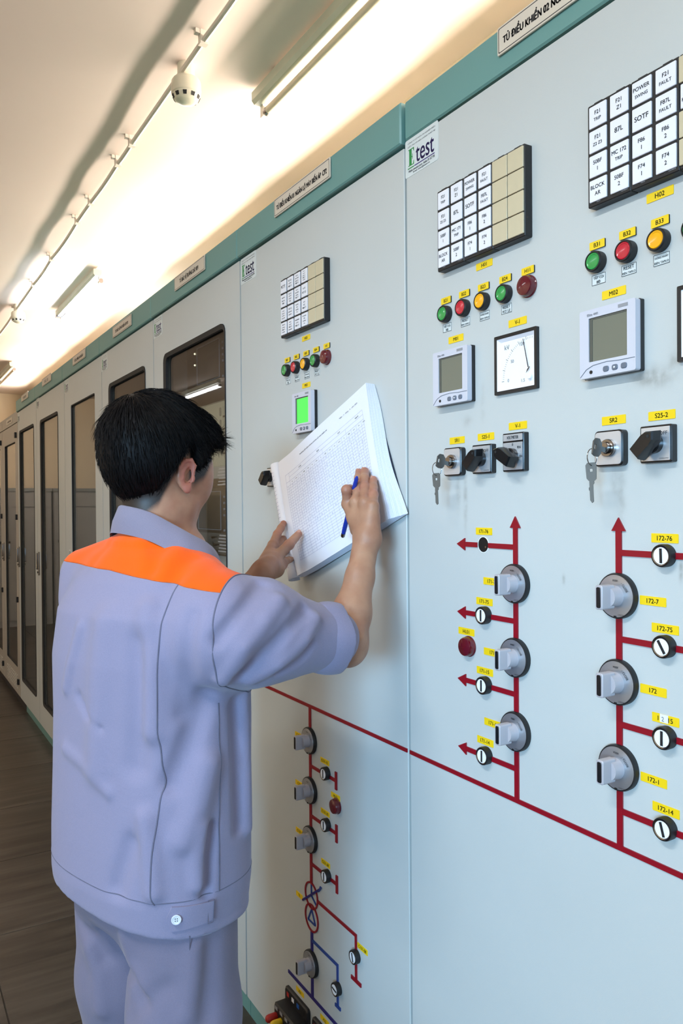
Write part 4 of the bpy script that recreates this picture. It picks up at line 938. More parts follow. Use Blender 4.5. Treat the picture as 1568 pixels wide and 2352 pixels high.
obj('roll_lines', gl.mesh('roll_lines', M_LINE, 0), nb)
# printed table: thin raised lines that follow the page
def pline(pts, w, m, g, dz=0.0004):
    for (x0, y0), (x1, y1) in zip(pts[:-1], pts[1:]):
        d = Vector((x1-x0, y1-y0)); L = d.length; n = Vector((-d.y, d.x))/L*w/2; K = max(1, int(L/0.025))
        for i in range(K):
            a = Vector((x0, y0))+d*i/K; b = Vector((x0, y0))+d*(i+1)/K; Q = [a+n, a-n, b-n, b+n]
            k = len(g.v); g.v += [(p.x, p.y, page_z(p.x, p.y)+dz) for p in Q]; g.f.append((k, k+1, k+2, k+3))
g = G()
tx0, tx1, ty0, ty1 = 0.028, 0.392, -0.046, -0.268
cols = [tx0, 0.044]+[0.044+0.0205*k for k in range(1, 18)]
cols = [c for c in cols if c < tx1-0.004]+[tx1]
def lean(y): return (tx1-0.004) - 0.0 - 0.024*max(0, (-y/PHT))
rows = [-0.046, -0.056, -0.066, -0.077]+[-0.077-0.0066*k for k in range(1, 30)]
rows = [r for r in rows if r >= ty1]
rowe = rows[-1]
for k, r in enumerate(rows): pline([(tx0 if k != 1 else 0.044, r), (lean(r), r)], 0.00042, M_LINE, g)
for k, c in enumerate(cols):
    top = rows[0] if k in (0, 1) or k == len(cols)-1 else (rows[1] if k in (9, 14) else rows[2])
    pline([(c if c < tx1-0.03 else min(c, lean(top)), top), (min(c, lean(rowe)) if k < len(cols)-1 else lean(rowe), rowe)], 0.00042, M_LINE, g)
lt = obj('printed_table', g.mesh('printed_table', M_LINE, 0), nb)
for p_ in lt.data.polygons: p_.use_smooth = False
def curved_text(s, x, y, h, m, w=None, name='lettering', bold=0.0):
    me = text_mesh(s, m, h=h, w=w, bold=bold).copy()
    for v in me.vertices: v.co = (v.co.x+x, v.co.y+y, page_z(v.co.x+x, v.co.y+y)+0.0005)
    return obj(name, me, nb)
curved_text('THÔNG SỐ VẬN HÀNH NGĂN LỘ MÁY BIẾN ÁP', 0.175, -0.024, 0.0048, M_INK, 0.135, bold=0.01)
curved_text('Ngày .. 1 .. tháng .. 4 .. năm 2024', 0.335, -0.024, 0.0042, M_INK, 0.075)
g = G(); r3 = random.Random(11)
hw = [text_mesh(s, M_HAND, h=0.0034) for s in ('0', '12', '2,1', '3', '5', '7', '11', '23', '10', '6,4', '8', '4')]
items = []
for ri in range(3, len(rows)-1):
    for ci in range(1, len(cols)-1):
        fill = 0.93 if ri < 19 else (0.55 if ri < 23 and ci < 9 else 0.04)
        if r3.random() > fill: continue
        cx = (cols[ci]+cols[ci+1])/2+r3.uniform(-0.002, 0.002); cy_ = (rows[ri]+rows[ri+1])/2+r3.uniform(-0.0008, 0.0008)
        if cx > lean(cy_)-0.005: continue
        items.append((r3.choice(hw), cx, cy_, page_z(cx, cy_)+0.0005))
    items.append((hw[r3.randint(0, 5)], (cols[0]+cols[1])/2, (rows[ri]+rows[ri+1])/2, page_z(cols[0]+0.008, rows[ri])+0.0005))
hwo = obj('handwriting', merge('handwriting', items, M_HAND), nb); hwo['kind'] = 'stuff'
hd = [text_mesh(s, M_INK, h=0.0026, bold=0.01) for s in ('U (kV)', 'I (A)', 'P (MW)', 'Q', 'cos')]
items = [(hd[k % 5], (cols[k]+cols[k+1])/2, -0.0715, page_z((cols[k]+cols[k+1])/2, -0.0715)+0.0005) for k in range(1, len(cols)-1)]
items += [(text_mesh(s, M_INK, h=0.0034, bold=0.01), x, -0.0515, page_z(x, -0.0515)+0.0005) for s, x in (('110 kV', 0.10), ('22 kV', 0.19), ('10 kV', 0.285), ('Nhiệt độ', 0.36))]
obj('column_heads', merge('column_heads', items, M_INK), nb)

# blue ballpoint pen between the fingers of the writing hand
M_PEN = mat('blue_pen_plastic', (22, 52, 160), 0.25, coat=0.3)
A = Vector((-0.0745, 1.3080, 1.5170)); B = Vector((-0.0580, 1.3935, 1.3935)); pd = (A-B).normalized()
pen = bpy.data.objects.new('ballpoint_pen', None); COL.objects.link(pen); pen.matrix_world = Matrix.Translation(B) @ pd.to_track_quat('Z', 'Y').to_matrix().to_4x4(); tag(pen, 'blue ballpoint pen held between the fingers on the logbook', 'pen')
Lp = (A-B).length
obj('barrel', G().lathe([(0.0042, 0.010), (0.0048, 0.020), (0.0048, Lp-0.03), (0.0040, Lp-0.006), (0.0022, Lp-0.001), (0.0006, Lp)], 16).mesh('barrel', M_PEN, 35), pen)
obj('end_ring', G().lathe([(0.0030, 0), (0.0044, 0.002), (0.0045, 0.010)], 16).mesh('end_ring', M_CHROME, 35), pen)
obj('clip', G().box(-0.0015, 0.0015, 0.0048, 0.0062, 0.006, 0.045).mesh('clip', M_PEN, 0), pen)

# ---------------------------------------------------------------- the man: signed distance shapes, meshed by surface nets
V3 = lambda *a: np.array(a, float)
def rc(P, a, b, ra, rb):
    a = np.asarray(a, float); b = np.asarray(b, float); d = b-a
    t = np.clip((P-a) @ d/(d @ d), 0, 1)
    return np.linalg.norm(P-a-t[:, None]*d, axis=1)-(ra+(rb-ra)*t)
def chain(P, pts, rad, k=0.006):
    D = None
    for i in range(len(pts)-1):
        e = rc(P, pts[i], pts[i+1], rad[i], rad[i+1]); D = e if D is None else smin(D, e, k)
    return D
def ell(P, c, r, R=None):
    q = P-np.asarray(c, float)
    if R is not None: q = q @ R
    r = np.asarray(r, float); k0 = np.linalg.norm(q/r, axis=1); k1 = np.linalg.norm(q/(r*r), axis=1)
    return k0*(k0-1)/np.maximum(k1, 1e-9)
def smin(a, b, k):
    h = np.clip(0.5+0.5*(b-a)/k, 0, 1)
    return b*(1-h)+a*h-k*h*(1-h)
def smax(a, b, k): return -smin(-a, -b, k)
def sstep(x, a, b):
    t = np.clip((x-a)/(b-a), 0, 1); return t*t*(3-2*t)

def surface_net(f, lo, hi, h, s=6):
    lo = np.asarray(lo, float); n = np.maximum(np.ceil((np.asarray(hi)-lo)/h/s).astype(int), 1)
    N = n*s+1
    bc = np.stack(np.meshgrid(*[np.arange(k) for k in n], indexing='ij'), -1).reshape(-1, 3)
    d = f(lo+(bc*s+s/2)*h)
    act = np.abs(d) < h*s*0.87*1.45
    F = np.full(N, 1.0, np.float32)
    neg = bc[(~act) & (d < 0)]
    B = np.ones(n, np.float32); B[neg[:, 0], neg[:, 1], neg[:, 2]] = -1
    F[:-1, :-1, :-1] = np.repeat(np.repeat(np.repeat(B, s, 0), s, 1), s, 2)
    mask = np.zeros(N, bool)
    A = np.zeros(n, bool); q = bc[act]; A[q[:, 0], q[:, 1], q[:, 2]] = True
    big = np.repeat(np.repeat(np.repeat(A, s, 0), s, 1), s, 2)
    for dx in (0, 1):
        for dy in (0, 1):
            for dz in (0, 1): mask[dx:N[0]-1+dx, dy:N[1]-1+dy, dz:N[2]-1+dz] |= big
    idx = np.argwhere(mask)
    for i in range(0, len(idx), 400000):
        c = idx[i:i+400000]; F[c[:, 0], c[:, 1], c[:, 2]] = f(lo+c*h)
    S = F < 0
    cnt = np.zeros(N-1, np.int8)
    for dx in (0, 1):
        for dy in (0, 1):
            for dz in (0, 1): cnt += S[dx:N[0]-1+dx, dy:N[1]-1+dy, dz:N[2]-1+dz]
    cells = np.argwhere((cnt > 0) & (cnt < 8))
    vid = np.full(N-1, -1, np.int64); vid[cells[:, 0], cells[:, 1], cells[:, 2]] = np.arange(len(cells))
    acc = np.zeros((len(cells), 3)); num = np.zeros(len(cells))
    C = [(dx, dy, dz) for dx in (0, 1) for dy in (0, 1) for dz in (0, 1)]
    for a in range(8):
        for b in range(a+1, 8):
            ca, cb = np.array(C[a]), np.array(C[b])
            if abs(ca-cb).sum() != 1: continue
            fa = F[tuple((cells+ca).T)]; fb = F[tuple((cells+cb).T)]
            m = (fa < 0) != (fb < 0); t = np.where(m, fa/np.where(m, fa-fb, 1), 0)[:, None]
            acc += np.where(m[:, None], ca+(cb-ca)*t, 0); num += m
    V = lo+(cells+acc/num[:, None])*h
    Q = []
    for ax in range(3):
        e = np.zeros(3, int); e[ax] = 1; u = np.zeros(3, int); u[(ax+1) % 3] = 1; w = np.zeros(3, int); w[(ax+2) % 3] = 1
        sl0 = [slice(0, N[k]) for k in range(3)]; sl1 = [slice(0, N[k]) for k in range(3)]
        sl0[ax] = slice(0, N[ax]-1); sl1[ax] = slice(1, N[ax])
        ch = S[tuple(sl0)] != S[tuple(sl1)]
        p = np.argwhere(ch)
        ok = (p[:, (ax+1) % 3] > 0) & (p[:, (ax+2) % 3] > 0) & (p[:, (ax+1) % 3] < N[(ax+1) % 3]-1) & (p[:, (ax+2) % 3] < N[(ax+2) % 3]-1)
        p = p[ok]
        ids = [vid[tuple((p-o).T)] for o in (0*u, u, u+w, w)]
        q4 = np.stack(ids, 1); flip = S[tuple(p.T)]
        q4[~flip] = q4[~flip][:, ::-1]
        q4 = q4[(q4 >= 0).all(1)]; Q.append(q4[:, ::-1])
    return V, np.concatenate(Q)

# body frame: right-hand direction and facing direction of the trunk on the floor plane
BO = V3(-0.478, 1.355, 0); BR = V3(0.359, -0.933, 0); BF = V3(0.933, 0.359, 0)
def bw(a, b, z): return BO+BR*a+BF*b+V3(0, 0, z)
def bloc(P): q = P-BO; return q @ BR, q @ BF, P[:, 2]

# ---- jacket trunk
TZ = [0.789, 0.83, 0.90, 1.00, 1.10, 1.20, 1.28, 1.335, 1.375, 1.392]
TA = [0.188, 0.193, 0.195, 0.196, 0.197, 0.199, 0.193, 0.160, 0.105, 0.070]
TB = [0.132, 0.136, 0.134, 0.131, 0.130, 0.128, 0.118, 0.098, 0.078, 0.062]
TC = [0.000, 0.000, 0.000, 0.002, 0.004, 0.002, 0.000, 0.004, 0.010, 0.014]
def trunk(P):
    a, b, z = bloc(P)
    wa = np.interp(z, TZ, TA); wb = np.interp(z, TZ, TB); cb = np.interp(z, TZ, TC)
    n = 2.5; a = a+0.006*sstep(1.30-z, 0, 0.12)
    q = (np.abs(a/wa)**n+np.abs((b-cb)/wb)**n)**(1/n)
    d = (q-1)*np.minimum(wa, wb)*0.9
    z0 = 0.795-0.016*a/0.19-0.008*(b/0.13+1)
    return np.maximum(smax(d, z0-z, 0.006), z-TZ[-1])
RSH, LSH = V3(-0.407, 1.166, 1.300), V3(-0.552, 1.548, 1.300)
REL, RWR = V3(-0.160, 1.203, 1.207), V3(-0.080, 1.267, 1.393)
LEL, LWR = V3(-0.355, 1.600, 1.120), V3(-0.170, 1.546, 1.317)
NECK = bw(0.0, 0.020, 1.42)
def rsleeve(P):
    return chain(P, [V3(-0.412, 1.178, 1.258), V3(-0.345, 1.181, 1.250), V3(-0.290, 1.184, 1.238), V3(-0.245, 1.187, 1.232), V3(-0.205, 1.190, 1.226)], [0.092, 0.084, 0.061, 0.050, 0.051], 0.03)
def lsleeve(P):
    return chain(P, [V3(-0.526, 1.528, 1.286), V3(-0.44, 1.58, 1.19), V3(-0.365, 1.598, 1.135), V3(-0.31, 1.585, 1.175)], [0.070, 0.066, 0.060, 0.056], 0.03)
def shoulders(P):
    d = rc(P, V3(-0.420, 1.200, 1.296), NECK+V3(-0.01, 0, -0.055), 0.062, 0.066)
    d = smin(d, rc(P, V3(-0.547, 1.535, 1.335), NECK+V3(-0.01, 0, -0.055), 0.046, 0.064), 0.03)
    return d
# soft folds laid into the cloth as ridges (+) and valleys (-): (points, radius, depth of embedding)
def folds(P, d, items, gain=1.0):
    for pts, r, amp in items:
        e = None
        for i in range(len(pts)-1):
            t = rc(P, pts[i], pts[i+1], 0, 0); e = t if e is None else np.minimum(e, t)
        d = d-gain*amp*np.exp(-(e/r)**2)
    return d

# soft folds of the cloth: (points on the cloth, width, height), read off the photograph and placed on the garment
RIDGE = [
    ([(-0.438, 1.116, 1.195), (-0.416, 1.087, 1.244), (-0.376, 1.093, 1.283), (-0.345, 1.11, 1.309)], 0.0112, 0.0105),
    ([(-0.415, 1.109, 1.197), (-0.378, 1.091, 1.233), (-0.333, 1.093, 1.269), (-0.293, 1.121, 1.29)], 0.0096, -0.0090),
    ([(-0.392, 1.118, 1.188), (-0.352, 1.097, 1.212), (-0.303, 1.103, 1.244), (-0.271, 1.125, 1.274)], 0.0088, 0.0090),
    ([(-0.454, 1.096, 1.26), (-0.427, 1.093, 1.29), (-0.389, 1.113, 1.319), (-0.361, 1.141, 1.335)], 0.0112, -0.0075),
    ([(-0.347, 1.108, 1.196), (-0.308, 1.109, 1.212), (-0.287, 1.11, 1.235)], 0.0072, -0.0060),
    ([(-0.512, 1.304, 1.415), (-0.515, 1.284, 1.389), (-0.516, 1.262, 1.363)], 0.0180, 0.0023),
    ([(-0.491, 1.288, 1.417), (-0.492, 1.263, 1.389), (-0.506, 1.242, 1.357)], 0.0140, -0.0023),
    ([(-0.462, 1.249, 1.389), (-0.484, 1.237, 1.37), (-0.499, 1.226, 1.349)], 0.0160, 0.0027),
    ([(-0.447, 1.226, 1.376), (-0.47, 1.213, 1.36), (-0.485, 1.202, 1.341)], 0.0140, -0.0023),
    ([(-0.415, 1.211, 1.367), (-0.45, 1.187, 1.354), (-0.473, 1.175, 1.336)], 0.0160, 0.0018),
    ([(-0.55, 1.377, 1.395), (-0.558, 1.383, 1.38), (-0.568, 1.391, 1.363)], 0.0160, -0.0018),
    ([(-0.524, 1.213, 1.298), (-0.525, 1.195, 1.218), (-0.527, 1.197, 1.109)], 0.0187, 0.0063),
    ([(-0.54, 1.213, 1.244), (-0.54, 1.21, 1.149), (-0.546, 1.216, 1.053)], 0.0204, -0.0050),
    ([(-0.575, 1.28, 1.273), (-0.586, 1.285, 1.153), (-0.589, 1.289, 1.039)], 0.0255, 0.0063),
    ([(-0.6, 1.339, 1.26), (-0.612, 1.355, 1.201), (-0.617, 1.374, 1.154)], 0.0102, 0.0050),
    ([(-0.483, 1.129, 1.291), (-0.486, 1.136, 1.224), (-0.48, 1.17, 1.136)], 0.0153, -0.0050),
    ([(-0.449, 1.165, 1.16), (-0.477, 1.17, 1.081), (-0.499, 1.177, 1.028)], 0.0170, -0.0075),
    ([(-0.443, 1.168, 1.048), (-0.461, 1.167, 0.989), (-0.485, 1.17, 0.939)], 0.0187, 0.0063),
    ([(-0.44, 1.169, 0.95), (-0.445, 1.168, 0.896), (-0.448, 1.169, 0.848)], 0.0085, -0.0088),
    ([(-0.456, 1.167, 0.954), (-0.464, 1.167, 0.908), (-0.462, 1.168, 0.866)], 0.0119, 0.0063),
    ([(-0.535, 1.2, 0.973), (-0.53, 1.193, 0.914), (-0.527, 1.19, 0.86)], 0.0136, 0.0075),
    ([(-0.554, 1.218, 0.93), (-0.565, 1.23, 0.887), (-0.571, 1.238, 0.858)], 0.0153, -0.0050),
    ([(-0.39, 1.184, 1.134), (-0.385, 1.188, 1.032), (-0.383, 1.191, 0.93)], 0.0102, -0.0063),
    ([(-0.369, 1.196, 1.143), (-0.363, 1.203, 1.024), (-0.359, 1.209, 0.918)], 0.0102, 0.0050),
    ([(-0.606, 1.336, 1.145), (-0.597, 1.313, 1.12), (-0.581, 1.276, 1.105)], 0.0085, -0.0037),
    ([(-0.619, 1.377, 1.05), (-0.598, 1.311, 1.035), (-0.576, 1.259, 1.004)], 0.0102, 0.0037),
]
TRIDGE = [
    ([(-0.557, 1.361, 0.734), (-0.537, 1.356, 0.686), (-0.543, 1.251, 0.697), (-0.535, 1.232, 0.669)], 0.014, -0.01),
    ([(-0.573, 1.247, 0.799), (-0.546, 1.254, 0.731), (-0.531, 1.223, 0.679)], 0.014, 0.006),
    ([(-0.58, 1.394, 0.687), (-0.568, 1.38, 0.645), (-0.565, 1.376, 0.585)], 0.016, 0.006),
    ([(-0.463, 1.179, 0.757), (-0.466, 1.18, 0.709), (-0.477, 1.182, 0.656)], 0.018, 0.006),
    ([(-0.437, 1.18, 0.756), (-0.441, 1.18, 0.694), (-0.446, 1.177, 0.641)], 0.016, -0.006),
    ([(-0.592, 1.42, 0.725), (-0.575, 1.382, 0.714), (-0.559, 1.37, 0.678)], 0.012, -0.007),
    ([(-0.546, 1.256, 0.631), (-0.537, 1.236, 0.667), (-0.507, 1.197, 0.699)], 0.015, -0.004),
]

# ---- head, in its own frame (x right, y forward, z up)
HY, HP = math.radians(67), math.radians(-9)
HO = V3(-0.451, 1.374, 1.535)
_hr = V3(math.cos(HY), -math.sin(HY), 0); _hf0 = V3(math.sin(HY), math.cos(HY), 0)
_hf = _hf0*math.cos(HP)+V3(0, 0, math.sin(HP)); _hu = np.cross(_hr, _hf)
HM = np.stack([_hr, _hf, _hu], 1)                       # columns: head axes in the world
def hl(P): return (P-HO) @ HM
def hw_(q): return HO+np.asarray(q, float) @ HM.T
def cranium(q, t=0.0):
    d = ell(q, (0, -0.010, 0.026), (0.0745+t, 0.0935+t, 0.0845+t))
    return smin(d, ell(q, (0, -0.028, -0.008), (0.064+t, 0.066+t, 0.066+t)), 0.03)
def face(q):
    d = smin(ell(q, (0, 0.026, -0.032), (0.0645, 0.062, 0.078)), ell(q, (0, 0.036, -0.084), (0.047, 0.044, 0.032)), 0.03)
    for s in (-1, 1):
        d = smin(d, ell(q, (s*0.041, 0.050, -0.032), (0.030, 0.031, 0.033)), 0.02)
        d = smin(d, ell(q, (s*0.056, 0.010, -0.072), (0.014, 0.026, 0.024)), 0.025)
        d = smin(d, ell(q, (s*0.050, 0.050, 0.000), (0.020, 0.026, 0.034)), 0.02)
        d = smin(d, rc(q, V3(s*0.016, 0.080, 0.018), V3(s*0.044, 0.063, 0.016), 0.008, 0.006), 0.012)
        d = smax(d, -ell(q, (s*0.031, 0.094, 0.001), (0.016, 0.012, 0.010)), 0.010)
        d = smin(d, ell(q, (s*0.031, 0.077, -0.001), (0.0145, 0.0125, 0.0105)), 0.003)
        d = smin(d, ell(q, (s*0.0105, 0.094, -0.040), (0.008, 0.009, 0.007)), 0.006)
    d = smin(d, rc(q, V3(0, 0.082, 0.004), V3(0, 0.100, -0.034), 0.0075, 0.0105), 0.010)
    d = smin(d, ell(q, (0, 0.084, -0.066), (0.024, 0.012, 0.0060)), 0.006)
    d = smin(d, ell(q, (0, 0.082, -0.076), (0.020, 0.012, 0.0065)), 0.006)
    d = smin(d, ell(q, (0, 0.072, -0.101), (0.020, 0.016, 0.015)), 0.015)
    return d
_er = math.radians(22)
EM = np.array([[math.cos(_er), -math.sin(_er), 0], [math.sin(_er), math.cos(_er), 0], [0, 0, 1]])
def ear(q, s):
    e = (q*V3(s, 1, 1)-V3(0.0740, 0.000, -0.0215))/0.88 @ np.array([[0.93, -0.36, 0], [0.36, 0.93, 0], [0, 0, 1]]).T
    # e: x out of the head, y forward along the ear plate, z up
    d = ell(e, (0.006, -0.006, 0.000), (0.0058, 0.0185, 0.0300))
    d = smax(d, -ell(e, (0.0135, 0.000, -0.001), (0.0120, 0.0125, 0.0200)), 0.003)
    hx = [V3(0.006, 0.010, 0.004), V3(0.010, 0.010, 0.020), V3(0.011, 0.001, 0.0300), V3(0.011, -0.012, 0.0270), V3(0.011, -0.0215, 0.012), V3(0.009, -0.020, -0.006), V3(0.007, -0.013, -0.020)]
    d = smin(d, chain(e, hx, [0.0030, 0.0036, 0.0038, 0.0038, 0.0036, 0.0032, 0.0028], 0.003), 0.003)
    d = smin(d, chain(e, [V3(0.008, -0.005, 0.017), V3(0.009, -0.012, 0.006), V3(0.008, -0.010, -0.010)], [0.0028, 0.0030, 0.0026], 0.003), 0.004)
    d = smin(d, ell(e, (0.006, 0.001, -0.0275), (0.0052, 0.0085, 0.0095)), 0.006)
    d = smin(d, ell(e, (0.007, 0.0105, -0.006), (0.0045, 0.0040, 0.0065)), 0.004)
    return d*0.88
def head(P):
    q = hl(P)
    d = smin(cranium(q), face(q), 0.025)
    for s in (-1, 1): d = smin(d, ear(q, s), 0.005)
    n = chain(P, [hw_((0.006, -0.008, -0.055)), hw_((0.006, -0.006, -0.100)), bw(0.018, 0.046, 1.375)], [0.049, 0.047, 0.056], 0.03)
    return smin(d, n, 0.022)

# ---- arms and hands (world joints, metres)
R_ = dict(C=(-0.078, 1.280, 1.408), iM=(-0.077, 1.340, 1.462), iP=(-0.085, 1.331, 1.490), iD=(-0.060, 1.360, 1.492), iT=(-0.042, 1.382, 1.478),
    mM=(-0.076, 1.310, 1.466), mP=(-0.0605, 1.325, 1.4975), mD=(-0.0485, 1.343, 1.5140), mT=(-0.0375, 1.3590, 1.5270),
    rM=(-0.075, 1.279, 1.465), rP=(-0.0590, 1.304, 1.4950), rD=(-0.0475, 1.323, 1.5130), rT=(-0.036, 1.3400, 1.5290),
    pM=(-0.068, 1.260, 1.457), pP=(-0.0550, 1.279, 1.4800), pD=(-0.0445, 1.296, 1.4950), pT=(-0.0345, 1.3100, 1.5110),
    tC=(-0.066, 1.320, 1.412), tM=(-0.057, 1.356, 1.440), tI=(-0.050, 1.373, 1.462), tT=(-0.044, 1.374, 1.480))
R_ = {k: V3(*v) for k, v in R_.items()}
def finger(P, j, r, k=0.004):
    d = chain(P, [R_[x] if isinstance(x, str) else x for x in j], r, k)
    for i in (1, 2):
        x = R_[j[i]] if isinstance(j[i], str) else j[i]
        d = smin(d, np.linalg.norm(P-x, axis=1)-r[i]*1.0, 0.003)
    return d
def rarm(P):
    d = chain(P, [V3(-0.33, 1.185, 1.262), REL+V3(-0.012, -0.002, 0.012), REL], [0.044, 0.040, 0.031], 0.02)
    d = smin(d, chain(P, [REL, V3(-0.146, 1.216, 1.262), V3(-0.115, 1.236, 1.325), RWR], [0.0305, 0.0350, 0.0255, 0.0248], 0.014), 0.012)
    d = smin(d, ell(P, REL+V3(-0.006, -0.006, -0.010), (0.022, 0.022, 0.024)), 0.02)
    d = smin(d, np.linalg.norm(P-(RWR+V3(-0.012, -0.012, 0.008)), axis=1)-0.0095, 0.012)        # ulna head
    pm = None
    for k, r in (('iM', 0.0118), ('mM', 0.0120), ('rM', 0.0116), ('pM', 0.0112)):
        e = chain(P, [RWR+(R_[k]-R_['mM'])*0.34+V3(0, 0, 0.004), R_[k]], [0.0165, r], 0.01); pm = e if pm is None else smin(pm, e, 0.014)
    pm = smin(pm, rc(P, R_['iM']*0.6+RWR*0.4, R_['pM']*0.6+RWR*0.4, 0.0135, 0.0130), 0.012)
    for k in ('iM', 'mM', 'rM', 'pM'): pm = smin(pm, np.linalg.norm(P-(R_[k]+V3(-0.0025, 0, 0)), axis=1)-0.0090, 0.008)
    d = smin(d, pm, 0.014)
    d = smin(d, chain(P, [R_['tC'], R_['tM'], R_['tI'], R_['tT']], [0.0165, 0.0125, 0.0108, 0.0088], 0.006), 0.010)
    f = None
    for j, r in ((('iM', 'iP', 'iD', 'iT'), (0.0108, 0.0100, 0.0092, 0.0080)), (('mM', 'mP', 'mD', 'mT'), (0.0106, 0.0098, 0.0092, 0.0082)), (('rM', 'rP', 'rD', 'rT'), (0.0104, 0.0097, 0.0091, 0.0080)), (('pM', 'pP', 'pD', 'pT'), (0.0096, 0.0088, 0.0082, 0.0072))):
        e = finger(P, j, r); f = e if f is None else smin(f, e, 0.0006)
    return smin(d, f, 0.0042)
L_ = dict(tC=(-0.150, 1.551, 1.329), tM=(-0.112, 1.593, 1.346), tI=(-0.080, 1.597, 1.370), tT=(-0.047, 1.612, 1.393),
    iM=(-0.100, 1.641, 1.368), iP=(-0.073, 1.672, 1.392), iD=(-0.058, 1.682, 1.406), iT=(-0.047, 1.690, 1.417),
    mM=(-0.094, 1.644, 1.353), mP=(-0.066, 1.677, 1.372), mD=(-0.050, 1.690, 1.378), mT=(-0.038, 1.700, 1.380),
    rM=(-0.090, 1.634, 1.338), rP=(-0.060, 1.664, 1.350), rD=(-0.046, 1.680, 1.352), rT=(-0.034, 1.692, 1.352),
    kM=(-0.088, 1.618, 1.325), kP=(-0.064, 1.642, 1.330), kD=(-0.050, 1.656, 1.331), kT=(-0.038, 1.668, 1.331))
L_ = {k: V3(*v) for k, v in L_.items()}
def larm(P):
    d = chain(P, [V3(-0.46, 1.575, 1.205), LEL], [0.046, 0.040], 0.02)
    d = smin(d, chain(P, [LEL, V3(-0.30, 1.585, 1.180), V3(-0.235, 1.566, 1.250), LWR], [0.036, 0.038, 0.029, 0.0225], 0.02), 0.015)
    pm = None
    for k, r in (('iM', 0.0118), ('mM', 0.0118), ('rM', 0.0116), ('kM', 0.0112)):
        e = chain(P, [LWR+(L_[k]-L_['mM'])*0.3, L_[k]], [0.0175, r], 0.01); pm = e if pm is None else smin(pm, e, 0.014)
    pm = smin(pm, chain(P, [L_['kM'], V3(-0.125, 1.570, 1.318), LWR], [0.011, 0.016, 0.018], 0.01), 0.012)
    d = smin(d, pm, 0.014)
    d = smin(d, chain(P, [LWR, L_['tC'], L_['tM']], [0.018, 0.0175, 0.0125], 0.012), 0.012)
    f = chain(P, [L_['tM'], L_['tI'], L_['tT']], [0.0125, 0.0112, 0.0088], 0.004)
    f = smin(f, np.linalg.norm(P-L_['tI'], axis=1)-0.0118, 0.004)
    for c, r in (('i', (0.0108, 0.0098, 0.0088, 0.0075)), ('m', (0.0108, 0.0098, 0.0088, 0.0076)), ('r', (0.0104, 0.0094, 0.0085, 0.0074)), ('k', (0.0094, 0.0084, 0.0076, 0.0066))):
        e = chain(P, [L_[c+x] for x in 'MPDT'], r, 0.004); f = smin(f, e, 0.0012)
    return smin(d, f, 0.006)
def body_core(P):
    d = chain(P, [NECK+V3(-0.012, 0, -0.045), bw(0, 0, 1.20), bw(0, 0, 0.95)], [0.066, 0.085, 0.095], 0.08)
    d = smin(d, rc(P, bw(-0.15, 0, 1.28), bw(0.15, 0, 1.28), 0.055, 0.055), 0.06)
    d = smin(d, rc(P, bw(0.15, 0, 1.28), V3(-0.33, 1.185, 1.262), 0.05, 0.046), 0.04)
    d = smin(d, rc(P, bw(-0.15, 0, 1.28), V3(-0.46, 1.575, 1.205), 0.05, 0.046), 0.04)
    for s in (-1, 1):
        d = smin(d, chain(P, [bw(s*0.075, 0, 0.90), bw(s*0.085, 0.01, 0.48), bw(s*0.085, -0.01, 0.10)], [0.078, 0.052, 0.042], 0.03), 0.05)
        d = smin(d, rc(P, bw(s*0.085, -0.02, 0.05), bw(s*0.10, 0.15, 0.035), 0.035, 0.028), 0.03)
    return d
# ---- trousers: straight loose legs with a seat
def trousers(P):
    a, b, z = bloc(P)
    d = None
    for s, ln in ((1, ((0.082, -0.006, 0.82, 0.096), (0.087, -0.004, 0.60, 0.091), (0.088, 0.010, 0.42, 0.084), (0.088, -0.008, 0.07, 0.080))), (-1, ((-0.080, 0.004, 0.82, 0.095), (-0.090, 0.010, 0.60, 0.086), (-0.092, 0.024, 0.42, 0.082), (-0.092, 0.004, 0.07, 0.080)))):
        e = chain(P, [bw(x[0], x[1], x[2]) for x in ln], [x[3] for x in ln], 0.03); d = e if d is None else smin(d, e, 0.012)
    d = smin(d, ell(P, bw(0, 0.0, 0.80), (0.122, 0.122, 0.085)), 0.04)
    return np.maximum(np.maximum(d, 0.045-z), z-0.825)
def shoes(P):
    d = None
    for s in (-1, 1):
        e = ell(P-bw(s*0.10, 0.06, 0.0), (0, 0, 0.032), (0.155, 0.055, 0.045), np.stack([BF, BR, V3(0, 0, 1)], 1))
        d = e if d is None else np.minimum(d, e)
    return np.maximum(d, 0.001-P[:, 2])

